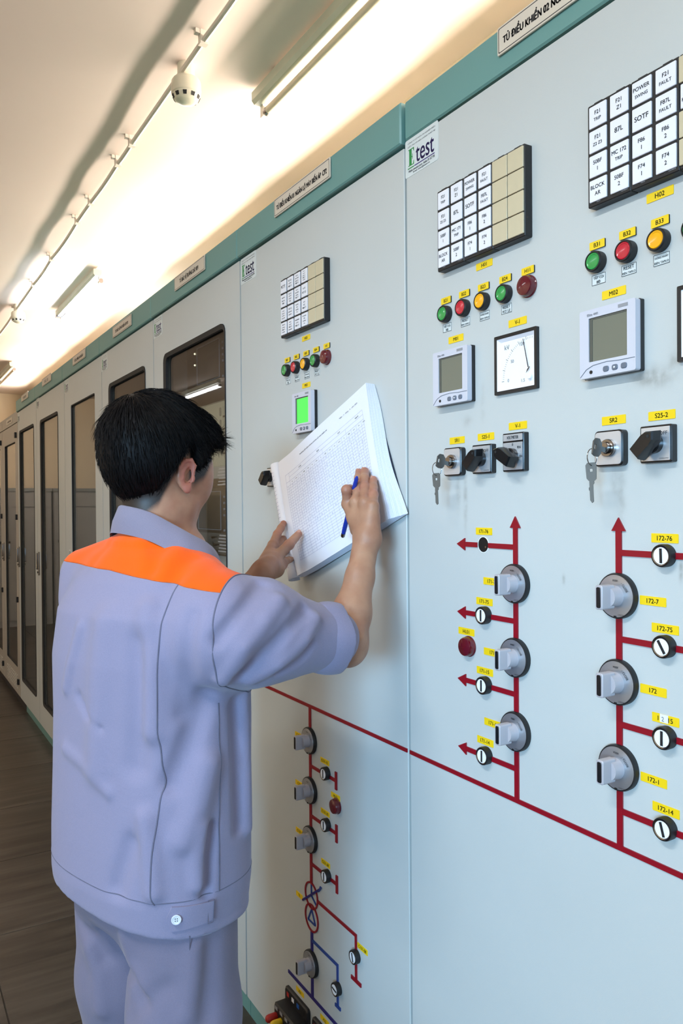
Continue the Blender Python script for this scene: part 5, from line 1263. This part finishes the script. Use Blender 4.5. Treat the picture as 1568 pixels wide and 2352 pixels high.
# ---- meshing the man
def fabric(name, rgb, weave=900, wr=0.35):
    m = bpy.data.materials.new(name); m.use_nodes = True; nt = m.node_tree; N = nt.nodes; L = nt.links; b = N['Principled BSDF']
    c = lin(rgb); b.inputs['Roughness'].default_value = 0.85; b.inputs['Specular IOR Level'].default_value = 0.2
    b.inputs['Sheen Weight'].default_value = 0.15
    tc = N.new('ShaderNodeTexCoord')
    n = N.new('ShaderNodeTexNoise'); n.inputs['Scale'].default_value = 9; n.inputs['Detail'].default_value = 5; n.inputs['Distortion'].default_value = 0.6; L.new(tc.outputs['Object'], n.inputs['Vector'])
    w = N.new('ShaderNodeTexNoise'); w.inputs['Scale'].default_value = weave; w.inputs['Detail'].default_value = 1; L.new(tc.outputs['Object'], w.inputs['Vector'])
    r = N.new('ShaderNodeValToRGB'); r.color_ramp.elements[0].position = 0.3; r.color_ramp.elements[1].position = 0.7
    r.color_ramp.elements[0].color = tuple(x*0.94 for x in c)+(1,); r.color_ramp.elements[1].color = tuple(min(1, x*1.05) for x in c)+(1,)
    L.new(w.outputs['Fac'], r.inputs[0]); L.new(r.outputs[0], b.inputs['Base Color'])
    b1 = N.new('ShaderNodeBump'); b1.inputs['Strength'].default_value = wr; b1.inputs['Distance'].default_value = 0.006; L.new(n.outputs['Fac'], b1.inputs['Height'])
    b2 = N.new('ShaderNodeBump'); b2.inputs['Strength'].default_value = 0.12; b2.inputs['Distance'].default_value = 0.0006; L.new(w.outputs['Fac'], b2.inputs['Height']); L.new(b1.outputs[0], b2.inputs['Normal'])
    L.new(b2.outputs[0], b.inputs['Normal']); return m
M_LAV = fabric('lavender_grey_twill', (136, 131, 156))
M_LAVD = mat('lavender_seam', (98, 97, 116), 0.9)  # seam cords are a slightly darker lavender fabric
M_TRO = fabric('lavender_grey_trouser_twill', (116, 110, 130))
M_ORA = fabric('orange_yoke_cloth', (238, 90, 0), wr=0.3)
M_ORAD = mat('orange_seam', (206, 88, 10), 0.9)
M_COL = fabric('collar_twill', (128, 123, 142), wr=0.1)
M_BUT = mat('white_shirt_button', (214, 216, 226), 0.35)
def skin():
    m = bpy.data.materials.new('skin'); m.use_nodes = True; nt = m.node_tree; N = nt.nodes; L = nt.links; b = N['Principled BSDF']
    b.inputs['Roughness'].default_value = 0.48; b.inputs['Subsurface Weight'].default_value = 0.12; b.inputs['Subsurface Radius'].default_value = (0.010, 0.004, 0.002); b.inputs['Subsurface Scale'].default_value = 0.6
    tc = N.new('ShaderNodeTexCoord'); n = N.new('ShaderNodeTexNoise'); n.inputs['Scale'].default_value = 28; n.inputs['Detail'].default_value = 5; L.new(tc.outputs['Object'], n.inputs['Vector'])
    r = N.new('ShaderNodeValToRGB'); e = r.color_ramp.elements; e[0].position = 0.3; e[1].position = 0.72
    e[0].color = lin((158, 110, 86))+(1,); e[1].color = lin((178, 134, 106))+(1,); L.new(n.outputs['Fac'], r.inputs[0])
    at = N.new('ShaderNodeAttribute'); at.attribute_name = 'flush'
    mx = N.new('ShaderNodeMix'); mx.data_type = 'RGBA'; L.new(at.outputs['Fac'], mx.inputs[0]); L.new(r.outputs[0], mx.inputs[6]); mx.inputs[7].default_value = lin((172, 98, 84))+(1,)
    a2 = N.new('ShaderNodeAttribute'); a2.attribute_name = 'stubble'
    n2 = N.new('ShaderNodeTexNoise'); n2.inputs['Scale'].default_value = 700; L.new(tc.outputs['Object'], n2.inputs['Vector'])
    ad = N.new('ShaderNodeMath'); ad.operation = 'MULTIPLY_ADD'; L.new(n2.outputs['Fac'], ad.inputs[0]); ad.inputs[1].default_value = 0.5; ad.inputs[2].default_value = 0.9
    mu = N.new('ShaderNodeMath'); mu.operation = 'MULTIPLY'; mu.use_clamp = True; L.new(ad.outputs[0], mu.inputs[0]); L.new(a2.outputs['Fac'], mu.inputs[1])
    m2 = N.new('ShaderNodeMix'); m2.data_type = 'RGBA'; L.new(mu.outputs[0], m2.inputs[0]); L.new(mx.outputs[2], m2.inputs[6]); m2.inputs[7].default_value = lin((38, 28, 24))+(1,)
    L.new(m2.outputs[2], b.inputs['Base Color'])
    bp = N.new('ShaderNodeBump'); bp.inputs['Strength'].default_value = 0.10; bp.inputs['Distance'].default_value = 0.0006
    n3 = N.new('ShaderNodeTexNoise'); n3.inputs['Scale'].default_value = 420; n3.inputs['Detail'].default_value = 2; L.new(tc.outputs['Object'], n3.inputs['Vector']); L.new(n3.outputs['Fac'], bp.inputs['Height']); L.new(bp.outputs[0], b.inputs['Normal'])
    return m
M_SKIN = skin()
M_NAIL = mat('fingernail', (196, 148, 130), 0.25)
M_HAIR = mat('black_hair', (7, 6, 8), 0.55, spec=0.16)
M_SHOE = mat('black_shoe', (24, 22, 22), 0.3)

person = bpy.data.objects.new('person', None); COL.objects.link(person); person.location = tuple(BO)
tag(person, 'man in lavender work clothes with an orange yoke, writing in the logbook', 'person')
def raw_mesh(name, V, Q, m):
    me = bpy.data.meshes.new(name); V = np.asarray(V)-BO; n = len(Q)
    me.vertices.add(len(V)); me.vertices.foreach_set('co', V.astype(np.float32).ravel())
    me.loops.add(n*4); me.loops.foreach_set('vertex_index', np.asarray(Q, np.int32).ravel())
    me.polygons.add(n); me.polygons.foreach_set('loop_start', np.arange(0, n*4, 4, dtype=np.int32))
    me.polygons.foreach_set('use_smooth', np.ones(n, bool)); me.update(calc_edges=True); me.materials.append(m); return me
def join_nets(parts):
    V = []; Q = []; k = 0
    for v, q in parts: V.append(v); Q.append(q+k); k += len(v)
    return np.concatenate(V), np.concatenate(Q)

# hairline height over the azimuth (0 = forehead, 180 = nape)
HA = [0, 35, 52, 62, 72, 82, 90, 100, 112, 125, 150, 180]
HZ = [0.060, 0.046, 0.020, -0.010, -0.024, -0.016, 0.024, 0.018, -0.026, -0.066, -0.094, -0.102]
def hairline(q):
    ph = np.degrees(np.arctan2(np.abs(q[:, 0]), q[:, 1])); return np.interp(ph, HA, HZ)
body_parts = [surface_net(head, (-0.66, 1.20, 1.385), (-0.28, 1.56, 1.69), 0.0026),
              surface_net(rarm, (-0.30, 1.12, 1.13), (-0.015, 1.43, 1.56), 0.0018),
              surface_net(larm, (-0.36, 1.50, 1.08), (-0.015, 1.73, 1.44), 0.0021),
              surface_net(body_core, (-0.80, 1.0, -0.01), (-0.15, 1.75, 1.45), 0.009)]
BV, BQ = join_nets(body_parts)
bme = raw_mesh('body', BV, BQ, M_SKIN)
q = hl(BV); zh = hairline(q); nh = len(body_parts[0][0])
isH = np.arange(len(BV)) < nh
st = np.where(isH, sstep(q[:, 2], zh-0.024, zh+0.004), 0.0)
earm = np.where(isH & (np.abs(q[:, 0]) > 0.075), sstep(np.abs(q[:, 0]), 0.0755, 0.080), 0.0)
st = st*(1-earm)
fl = np.clip(earm*0.75+np.where(isH, 0.0, 0.0), 0, 1)
for k in ('mT', 'rT', 'pT', 'iP', 'mP', 'rP', 'pP'): fl = np.maximum(fl, 0.55*np.exp(-((np.linalg.norm(BV-R_[k], axis=1))/0.014)**2))
for k in ('tT', 'iT', 'iP', 'tI'): fl = np.maximum(fl, 0.5*np.exp(-((np.linalg.norm(BV-L_[k], axis=1))/0.014)**2))
for nm, arr in (('stubble', st), ('flush', fl)):
    a = bme.attributes.new(nm, 'FLOAT', 'POINT'); a.data.foreach_set('value', arr.astype(np.float32))
body = obj('body', bme, person)

# finger nails on the visible tips
def nail(T, D, out, s=1.0):
    ax = (T-D)/np.linalg.norm(T-D); n = out-ax*(out @ ax); n /= np.linalg.norm(n); w = np.cross(ax, n)
    g = G(); rings = []
    for j, (rx, up) in enumerate(((0.0050, -0.0006), (0.0052, 0.0002), (0.0040, 0.0007), (0.0006, 0.0009))):
        rings.append([tuple(T+ax*(rx*1.15*math.sin(2*PI*i/14))*s+w*(rx*0.92*math.cos(2*PI*i/14))*s+n*(up-0.0011*(math.cos(2*PI*i/14)**2)*(rx/0.005))*s-BO) for i in range(14)])
    return g.loops(rings).mesh('fingernail', M_NAIL, 60)
for A_, B_, out, rad in ((R_['mT'], R_['mD'], V3(-1, 0, 0.25), 0.0076), (R_['rT'], R_['rD'], V3(-1, 0, 0.25), 0.0074), (R_['pT'], R_['pD'], V3(-1, 0, 0.25), 0.0066), (L_['tT'], L_['tI'], V3(-0.75, -0.55, 0.2), 0.0086)):
    ax = (A_-B_)/np.linalg.norm(A_-B_); n = out-ax*(out @ ax); n /= np.linalg.norm(n)
    obj('fingernail', nail(A_+n*rad*0.98+ax*0.0012, B_+n*rad*0.98, out), body)
for s in (-1, 1):
    c = hw_((s*0.031, 0.0795, -0.001)); obj('eyeball', G().ball(tuple(c-BO), 0.0112, 14, 10).mesh('eyeball', mat('eye_white', (232, 228, 222), 0.2), 60), body)
    c2 = hw_((s*0.030, 0.0885, -0.002)); obj('iris', G().ball(tuple(c2-BO), 0.0045, 10, 8).mesh('iris', mat('dark_iris', (30, 20, 16), 0.15), 60), body)
    eb = [hw_((s*x, y, z))-BO for x, y, z in ((0.014, 0.0915, 0.021), (0.026, 0.0905, 0.026), (0.038, 0.084, 0.026), (0.048, 0.074, 0.021))]
    obj('eyebrow', G().tube([tuple(e) for e in eb], [0.0022, 0.003, 0.0026, 0.0012], 6).mesh('eyebrow', M_HAIR, 60), body)

# ---- hair: a cap over the skull and many fine strands
def hair_t(q):
    zh = hairline(q)
    top = np.interp(q[:, 2], [-0.10, -0.05, 0.0, 0.05, 0.10], [0.003, 0.006, 0.012, 0.019, 0.020])
    front = sstep(q[:, 1], 0.02, 0.085)*sstep(q[:, 2], 0.035, 0.07)*0.012
    k = sstep(q[:, 2]-zh, -0.004, 0.022)
    return (top+front)*k-0.007*(1-k)
def hair_cap(P):
    q = hl(P); t = hair_t(q)
    w = 0.0010*np.sin(q[:, 0]*60+1.0)*np.sin(q[:, 1]*50+q[:, 2]*20)
    d0 = ell(q, (0, -0.010, 0.026), (0.0745, 0.0935, 0.0845)); d0 = smin(d0, ell(q, (0, -0.028, -0.008), (0.064, 0.066, 0.066)), 0.03)
    return d0-t-w*(t > 0)
HV, HQ = surface_net(hair_cap, (-0.66, 1.20, 1.42), (-0.28, 1.56, 1.70), 0.0032)
rs = np.random.RandomState(5)
qv = hl(HV); tv = hair_t(qv)
cand = np.nonzero((tv > 0.0012) & (qv[:, 2] > -0.075))[0]
eps = 1e-3
def grad(f, P):
    g = np.stack([f(P+V3(*(eps if i == k else 0 for i in range(3))))-f(P-V3(*(eps if i == k else 0 for i in range(3)))) for k in range(3)], 1)
    return g/np.maximum(np.linalg.norm(g, axis=1), 1e-9)[:, None]
NS = 9000
pick = rs.choice(cand, NS); S0 = HV[pick]+rs.normal(0, 0.0015, (NS, 3)); qs = hl(S0); nn = grad(hair_cap, S0); nl = nn @ HM
crown = V3(-0.012, -0.062, 0.098)
dl = qs-crown; dl += V3(0.010, 0.03, 0)*sstep(qs[:, 1], -0.02, 0.05)[:, None]
dl[:, 2] -= 0.03*sstep(0.05-qs[:, 2], 0, 0.08)
cow0 = np.exp(-(np.linalg.norm(qs-V3(-0.052, -0.045, 0.090), axis=1)/0.026)**2)
dl -= nl*(dl*nl).sum(1)[:, None]; dl /= np.maximum(np.linalg.norm(dl, axis=1), 1e-6)[:, None]
dl[:, 2] -= 0.75*sstep(qs[:, 1], 0.05, 0.09)*sstep(0.085-qs[:, 2], 0, 0.04)
dl += (V3(-0.45, 0, 0.15)*cow0[:, None])
dl += rs.normal(0, 0.09, (NS, 3)); dl /= np.linalg.norm(dl, axis=1)[:, None]
topk = sstep(qs[:, 2], 0.0, 0.075); frk = sstep(qs[:, 1], 0.045, 0.085)*sstep(qs[:, 2], 0.03, 0.06)
cow = np.exp(-(np.linalg.norm(qs-V3(-0.052, -0.045, 0.090), axis=1)/0.026)**2)
LN = 0.013+0.014*topk+0.004*frk+0.040*cow*rs.rand(NS)**2; LN *= 0.7+0.6*rs.rand(NS)
lift = 0.0008+0.0018*topk*rs.rand(NS)+0.016*cow*rs.rand(NS)
wd = (0.0006+0.0008*rs.rand(NS))*(1-0.5*cow)
SV = []; SQ = []; base = len(HV); K = 5
side = np.cross(nl, dl)
for j in range(K):
    u = j/(K-1)
    c = qs+dl*(LN*u)[:, None]+nl*(lift*math.sin(PI*0.62*u)*1.05-0.0014*(1-u)-0.0016*u*u*(1-cow)*(1-frk))[:, None]-V3(0, 0, 1)*(LN*0.16*u*u*(1-cow))[:, None]
    r = wd*(1-0.88*u)
    for a in range(3):
        SV.append(c+side*(r*math.cos(2*PI*a/3))[:, None]+nl*(r*math.sin(2*PI*a/3)*0.7)[:, None])
SV = np.stack(SV, 1).reshape(-1, 3)                      # strand-major: strand, ring, corner
SVw = HO+SV @ HM.T
st0 = np.arange(NS)*K*3
for j in range(K-1):
    for a in range(3):
        b2 = (a+1) % 3
        SQ.append(np.stack([st0+j*3+a, st0+j*3+b2, st0+(j+1)*3+b2, st0+(j+1)*3+a], 1))
hm = raw_mesh('hair', np.concatenate([HV, SVw]), np.concatenate([HQ, np.concatenate(SQ)+base]), M_HAIR)
hair = obj('hair', hm, person); hair['kind'] = 'stuff'; hair['label'] = 'short black hair, shaved close round the ears'

# ---- jacket: one shell cut along its seams
def jacket(P):
    d = smin(trunk(P), shoulders(P), 0.03)
    d = smin(d, rsleeve(P), 0.022); d = smin(d, lsleeve(P), 0.025)
    m = np.abs(d) < 0.05
    if m.any(): d[m] = folds(P[m], d[m], RIDGE, 1.9)
    return d
JV, JQ = surface_net(jacket, (-0.80, 1.00, 0.77), (-0.14, 1.75, 1.45), 0.0046)
bm = bmesh.new(); bm.from_mesh(raw_mesh('jacket', JV, JQ, M_LAV))
A_R = lambda c: (c @ BR)+0.37*(c @ BF)                                    # c relative to BO
def cut(co, no, keep):
    gm = [f for f in bm.faces if keep(np.array(f.calc_center_median()))]
    ge = set(); gv = set()
    for f in gm: ge.update(f.edges); gv.update(f.verts)
    r = bmesh.ops.bisect_plane(bm, geom=gm+list(ge)+list(gv), plane_co=Vector(co), plane_no=Vector(no).normalized(), dist=1e-5)
    es = [x for x in r['geom_cut'] if isinstance(x, bmesh.types.BMEdge)]
    return [(np.array(e.verts[0].co), np.array(e.verts[1].co)) for e in es]
def abz(c): return c @ BR, c @ BF, c[2]
rel = lambda a, b, z: tuple(BR*a+BF*b+V3(0, 0, z))
na = BR+0.37*BF
near_r = lambda c: (c @ BR) > 0.10 and c[2] > 1.10 and rsleeve((c+BO)[None])[0] < 0.05
arm_seam = cut(rel(0.2145, 0, 1.3), na, near_r)
ny = V3(0, 0, 1)+0.118*BR
YK = lambda c: c[2]+0.118*max(0.0, (c @ BR))+0.02*min(0.0, (c @ BR))
yoke_seam = cut(rel(0, 0, 1.3545), ny, lambda c: c[2] > 1.25 and (c @ BR) > 0 and A_R(c) < 0.2145+0.002)
yoke_seam += cut(rel(0, 0, 1.3545), V3(0, 0, 1)+0.02*BR, lambda c: c[2] > 1.25 and (c @ BR) <= 0.004)
nb_ = V3(0, 0, 1)+0.03*BR
band_seam = cut(rel(0, 0, 0.8475), nb_, lambda c: c[2] < 0.9)
back_seam = cut(rel(0.1455, 0, 1.1), BR-V3(0, 0, 0.02), lambda c: (c @ BF) < -0.02 and 0.84 < c[2] < 1.36 and A_R(c) < 0.2145 and YK(c) < 1.3546)
side_seam = cut(rel(0.18, -0.015, 1.0), BF, lambda c: (c @ BR) > 0.12 and 0.84 < c[2] < 1.145)
def part_of(c):
    a, b, z = abz(c)
    if z > 1.12 and a > 0.1 and A_R(c) > 0.2145 and rsleeve((c+BO)[None])[0] < trunk((c+BO)[None])[0]+0.004: return 'sleeve'
    if z > 1.0 and lsleeve((c+BO)[None])[0] < trunk((c+BO)[None])[0]-0.012: return 'sleeve_l' if YK(c) < 1.3545 else 'yoke'
    if YK(c) > 1.3545 and z > 1.25: return 'yoke'
    if z+0.03*a < 0.8475: return 'band'
    return 'jacket'
groups = {}
for f in bm.faces: groups.setdefault(part_of(np.array(f.calc_center_median())), []).append(f)
def sub_mesh(name, faces, m):
    ids = {}; V = []; F = []
    for f in faces:
        t = []
        for v in f.verts:
            if v.index not in ids: ids[v.index] = len(V); V.append(tuple(v.co))
            t.append(ids[v.index])
        F.append(t)
    me = bpy.data.meshes.new(name); me.from_pydata(V, [], F); me.materials.append(m)
    me.polygons.foreach_set('use_smooth', np.ones(len(F), bool)); return me
bm.verts.index_update()
jk = obj('jacket', sub_mesh('jacket', groups['jacket'], M_LAV), person)
yk = obj('yoke', sub_mesh('yoke', groups['yoke'], M_ORA), jk); yk['label'] = 'bright orange shoulder yoke'
obj('sleeve', sub_mesh('sleeve', groups['sleeve'], M_LAV), jk); obj('sleeve', sub_mesh('sleeve', groups['sleeve_l'], M_LAV), jk)
obj('waistband', sub_mesh('waistband', groups['band'], M_LAV), jk)
bm.free()
def seam(name, segs, m, r=0.0011, par=None, keep=None):
    """stitch line along cut edges: the edges are chained into runs and swept as a thin cord"""
    key = lambda p: tuple(np.round(p, 5)); adj = {}
    for a, b in segs:
        if keep and not (keep(a) and keep(b)): continue
        adj.setdefault(key(a), []).append(key(b)); adj.setdefault(key(b), []).append(key(a))
    used = set(); g = G()
    starts = [k for k, v in adj.items() if len(v) == 1]+list(adj)
    for s in starts:
        if s in used: continue
        run = [s]; used.add(s)
        while True:
            nx = [k for k in adj[run[-1]] if k not in used]
            if not nx: break
            used.add(nx[0]); run.append(nx[0])
        if len(run) < 6: continue
        P = np.array(run[::2] if (len(run) % 2) else run[::2]+[run[-1]])
        Q = P.copy(); Q[1:-1] = (P[:-2]+P[1:-1]*2+P[2:])/4
        g.tube([tuple(p) for p in Q], r, 6)
    if g.v: return obj(name, g.mesh(name, m, 60), par or jk)
seam('seam', arm_seam, M_LAVD, 0.0013)
seam('seam', yoke_seam, M_ORAD, 0.0011, keep=lambda c: A_R(c) < 0.216)
seam('seam', band_seam, M_LAVD, 0.0008); seam('seam', back_seam, M_LAVD, 0.0013); seam('seam', side_seam, M_LAVD, 0.0012)

# collar spread open round the neck
CR = [(0.0, -.048, 1.425, 0.0, -.047, 1.460), (.048, -.040, 1.416, .042, -.032, 1.450), (.085, -.024, 1.398, .074, -.010, 1.430), (.110, -.008, 1.386, .096, .012, 1.412), (.125, .03, 1.368, .105, .05, 1.390), (.112, .08, 1.335, .085, .088, 1.356), (.06, .120, 1.30, .042, .116, 1.315),
      (-.04, .120, 1.30, -.03, .112, 1.320), (-.088, .08, 1.345, -.068, .080, 1.372), (-.095, .03, 1.390, -.075, .040, 1.420), (-.078, -.015, 1.416, -.064, -.008, 1.446), (-.048, -.040, 1.426, -.034, -.036, 1.460)]
def crom(i, u):
    n = len(CR); p = [np.array(CR[(i+k) % n]) for k in (-1, 0, 1, 2)]
    return 0.5*((2*p[1])+(-p[0]+p[2])*u+(2*p[0]-5*p[1]+4*p[2]-p[3])*u*u+(-p[0]+3*p[1]-3*p[2]+p[3])*u**3)
cl = [crom(i, u) for i in range(len(CR)) for u in (0, 0.25, 0.5, 0.75)]
cx_, cy_c = np.mean([c[0] for c in cl]), np.mean([c[1] for c in cl])
prof = []
for c in cl:
    o = np.array([c[0]-cx_, c[1]-cy_c]); o /= np.linalg.norm(o)
    b = np.array([c[0], c[1], c[2]-0.012]); t = np.array([c[3], c[4], c[5]]); mid = (b+t)/2; O3 = np.array([o[0], o[1], 0])
    prof.append([b+O3*0.0045, mid+O3*0.0065, t+O3*0.0030, t+V3(0, 0, 0.0016), t-O3*0.0024, mid-O3*0.006, b-O3*0.012])
g = G(); R7 = []
for k in range(7): R7.append([tuple(BR*p[k][0]+BF*p[k][1]+V3(0, 0, p[k][2])) for p in prof])
g.loops(R7, False, False)
obj('collar', g.mesh('collar', M_COL, 70), jk)

# rolled-up cuff of the writing arm
CA, CB = V3(-0.2475, 1.1865, 1.2325), V3(-0.1920, 1.1915, 1.2245)
def cuff(P, A_, B_, R0, R1, th=0.0050):
    d = B_-A_; L = np.linalg.norm(d); d = d/L; q = P-A_; t = q @ d; r = np.linalg.norm(q-t[:, None]*d, axis=1)
    ang = np.arctan2(q @ np.cross(d, V3(0, 0, 1)), q @ V3(0, 0, 1))
    wob = 0.0022*np.sin(2*ang+1.0+t*30)+0.0012*np.sin(5*ang)
    tt = np.clip(t/L, 0, 1); R = R0+(R1-R0)*tt+0.0035*np.sin(PI*tt)+wob
    e = np.maximum(np.abs(r-R)-th, np.abs(t-L/2)-L/2+0.006*np.sin(ang*1.0+0.6)+0.003*np.sin(3*ang)); return e-0.0015
v, q = surface_net(lambda P: cuff(P, CA, CB, 0.0490, 0.0535), (-0.32, 1.10, 1.14), (-0.14, 1.28, 1.32), 0.0028)
obj('cuff', raw_mesh('cuff', v, q, M_LAV), jk)
v, q = surface_net(lambda P: cuff(P, V3(-0.350, 1.598, 1.150), V3(-0.305, 1.586, 1.182), 0.054, 0.056), (-0.46, 1.48, 1.05), (-0.22, 1.70, 1.29), 0.004)
obj('cuff', raw_mesh('cuff', v, q, M_LAV), jk)

# buttoned tab on the waistband
def on_jacket(ph, z, off):
    d = BR*math.cos(ph)+BF*math.sin(ph); t0, t1 = 0.05, 0.40
    for _ in range(28):
        tm_ = (t0+t1)/2
        if jacket((BO+d*tm_+V3(0, 0, z))[None])[0] < 0: t0 = tm_
        else: t1 = tm_
    return d*(t0+off)+V3(0, 0, z)
def tabgrid():
    V = []; nU, nV = 16, 5
    for lay in (0.0035, 0.0005):
        for i in range(nU+1):
            u = i/nU; ph = math.radians(-8.0-21.0*u)
            zt_, zb = 0.8315+0.006*u, 0.7995-0.0025*u
            for j in range(nV+1):
                w = j/nV; z = zt_+(zb-zt_)*w
                dp = math.radians(-3.0)*(1-abs(2*w-1)) if i == nU else 0
                V.append(tuple(on_jacket(ph+dp, z, lay)))
    k = (nU+1)*(nV+1); F = []
    I = lambda i, j: i*(nV+1)+j
    for i in range(nU):
        for j in range(nV):
            F.append((I(i, j), I(i, j+1), I(i+1, j+1), I(i+1, j))); F.append((I(i, j)+k, I(i+1, j)+k, I(i+1, j+1)+k, I(i, j+1)+k))
    rim = [I(i, 0) for i in range(nU+1)]+[I(nU, j) for j in range(1, nV+1)]+[I(i, nV) for i in range(nU-1, -1, -1)]+[I(0, j) for j in range(nV-1, 0, -1)]
    for a, b in zip(rim, rim[1:]+rim[:1]): F.append((a, b, b+k, a+k))
    g = G(); g.v = V; g.f = F; return g
obj('waist_tab', tabgrid().mesh('waist_tab', M_LAV, 40), jk)
lp = [tuple(on_jacket(math.radians(-8.2+dx), z, 0.0042)) for dx, z in ((0, 0.7965), (0, 0.8345), (-3.0, 0.8348), (-3.0, 0.7963), (0, 0.7965))]
obj('seam', G().tube(lp, 0.0006, 5).mesh('seam', M_LAVD, 60), jk)
pb = on_jacket(math.radians(-27.0), 0.818, 0.0045); pn = BR*math.cos(math.radians(-40))+BF*math.sin(math.radians(-40))
zb_ = Vector(pn).to_track_quat('Z', 'Y').to_matrix().to_4x4()
bt = obj('button', G().lathe([(0.0072, 0.0), (0.0078, 0.0012), (0.0076, 0.0024), (0.0060, 0.0026), (0.0054, 0.0019), (0.0004, 0.0018)], 28).mesh('button', M_BUT, 30), jk, M=Matrix.Translation(Vector(pb)) @ zb_)
# (holes stay part of the button's own level)
for hx, hy in ((-0.0016, -0.0016), (0.0016, -0.0016), (-0.0016, 0.0016), (0.0016, 0.0016)):
    obj('button_hole', cm('bth', lambda: G().lathe([(0.0008, 0.0017), (0.0008, 0.0021)], 8).mesh('button_hole', M_INK, 0)), jk, M=Matrix.Translation(Vector(pb)) @ zb_ @ Matrix.Translation((hx, hy, 0)))

# ---- trousers and shoes
def trous(P):
    d = trousers(P); m = np.abs(d) < 0.05
    if m.any(): d[m] = folds(P[m], d[m], TRIDGE, 1.3)
    return d
v, q = surface_net(trous, (-0.80, 1.00, 0.03), (-0.14, 1.75, 0.92), 0.0056)
tr = obj('trousers', raw_mesh('trousers', v, q, M_TRO), person)
for pts in ([(-0.474, 1.174, 0.784), (-0.472, 1.180, 0.752), (-0.472, 1.181, 0.726)],): obj('pocket_seam', G().tube([tuple(V3(*x)-BO-BF*0.001) for x in pts], 0.0008, 5).mesh('pocket_seam', M_LAVD, 60), tr)
v, q = surface_net(shoes, (-0.80, 1.00, -0.005), (0.0, 1.75, 0.12), 0.007)
obj('shoes', raw_mesh('shoes', v, q, M_SHOE), person)
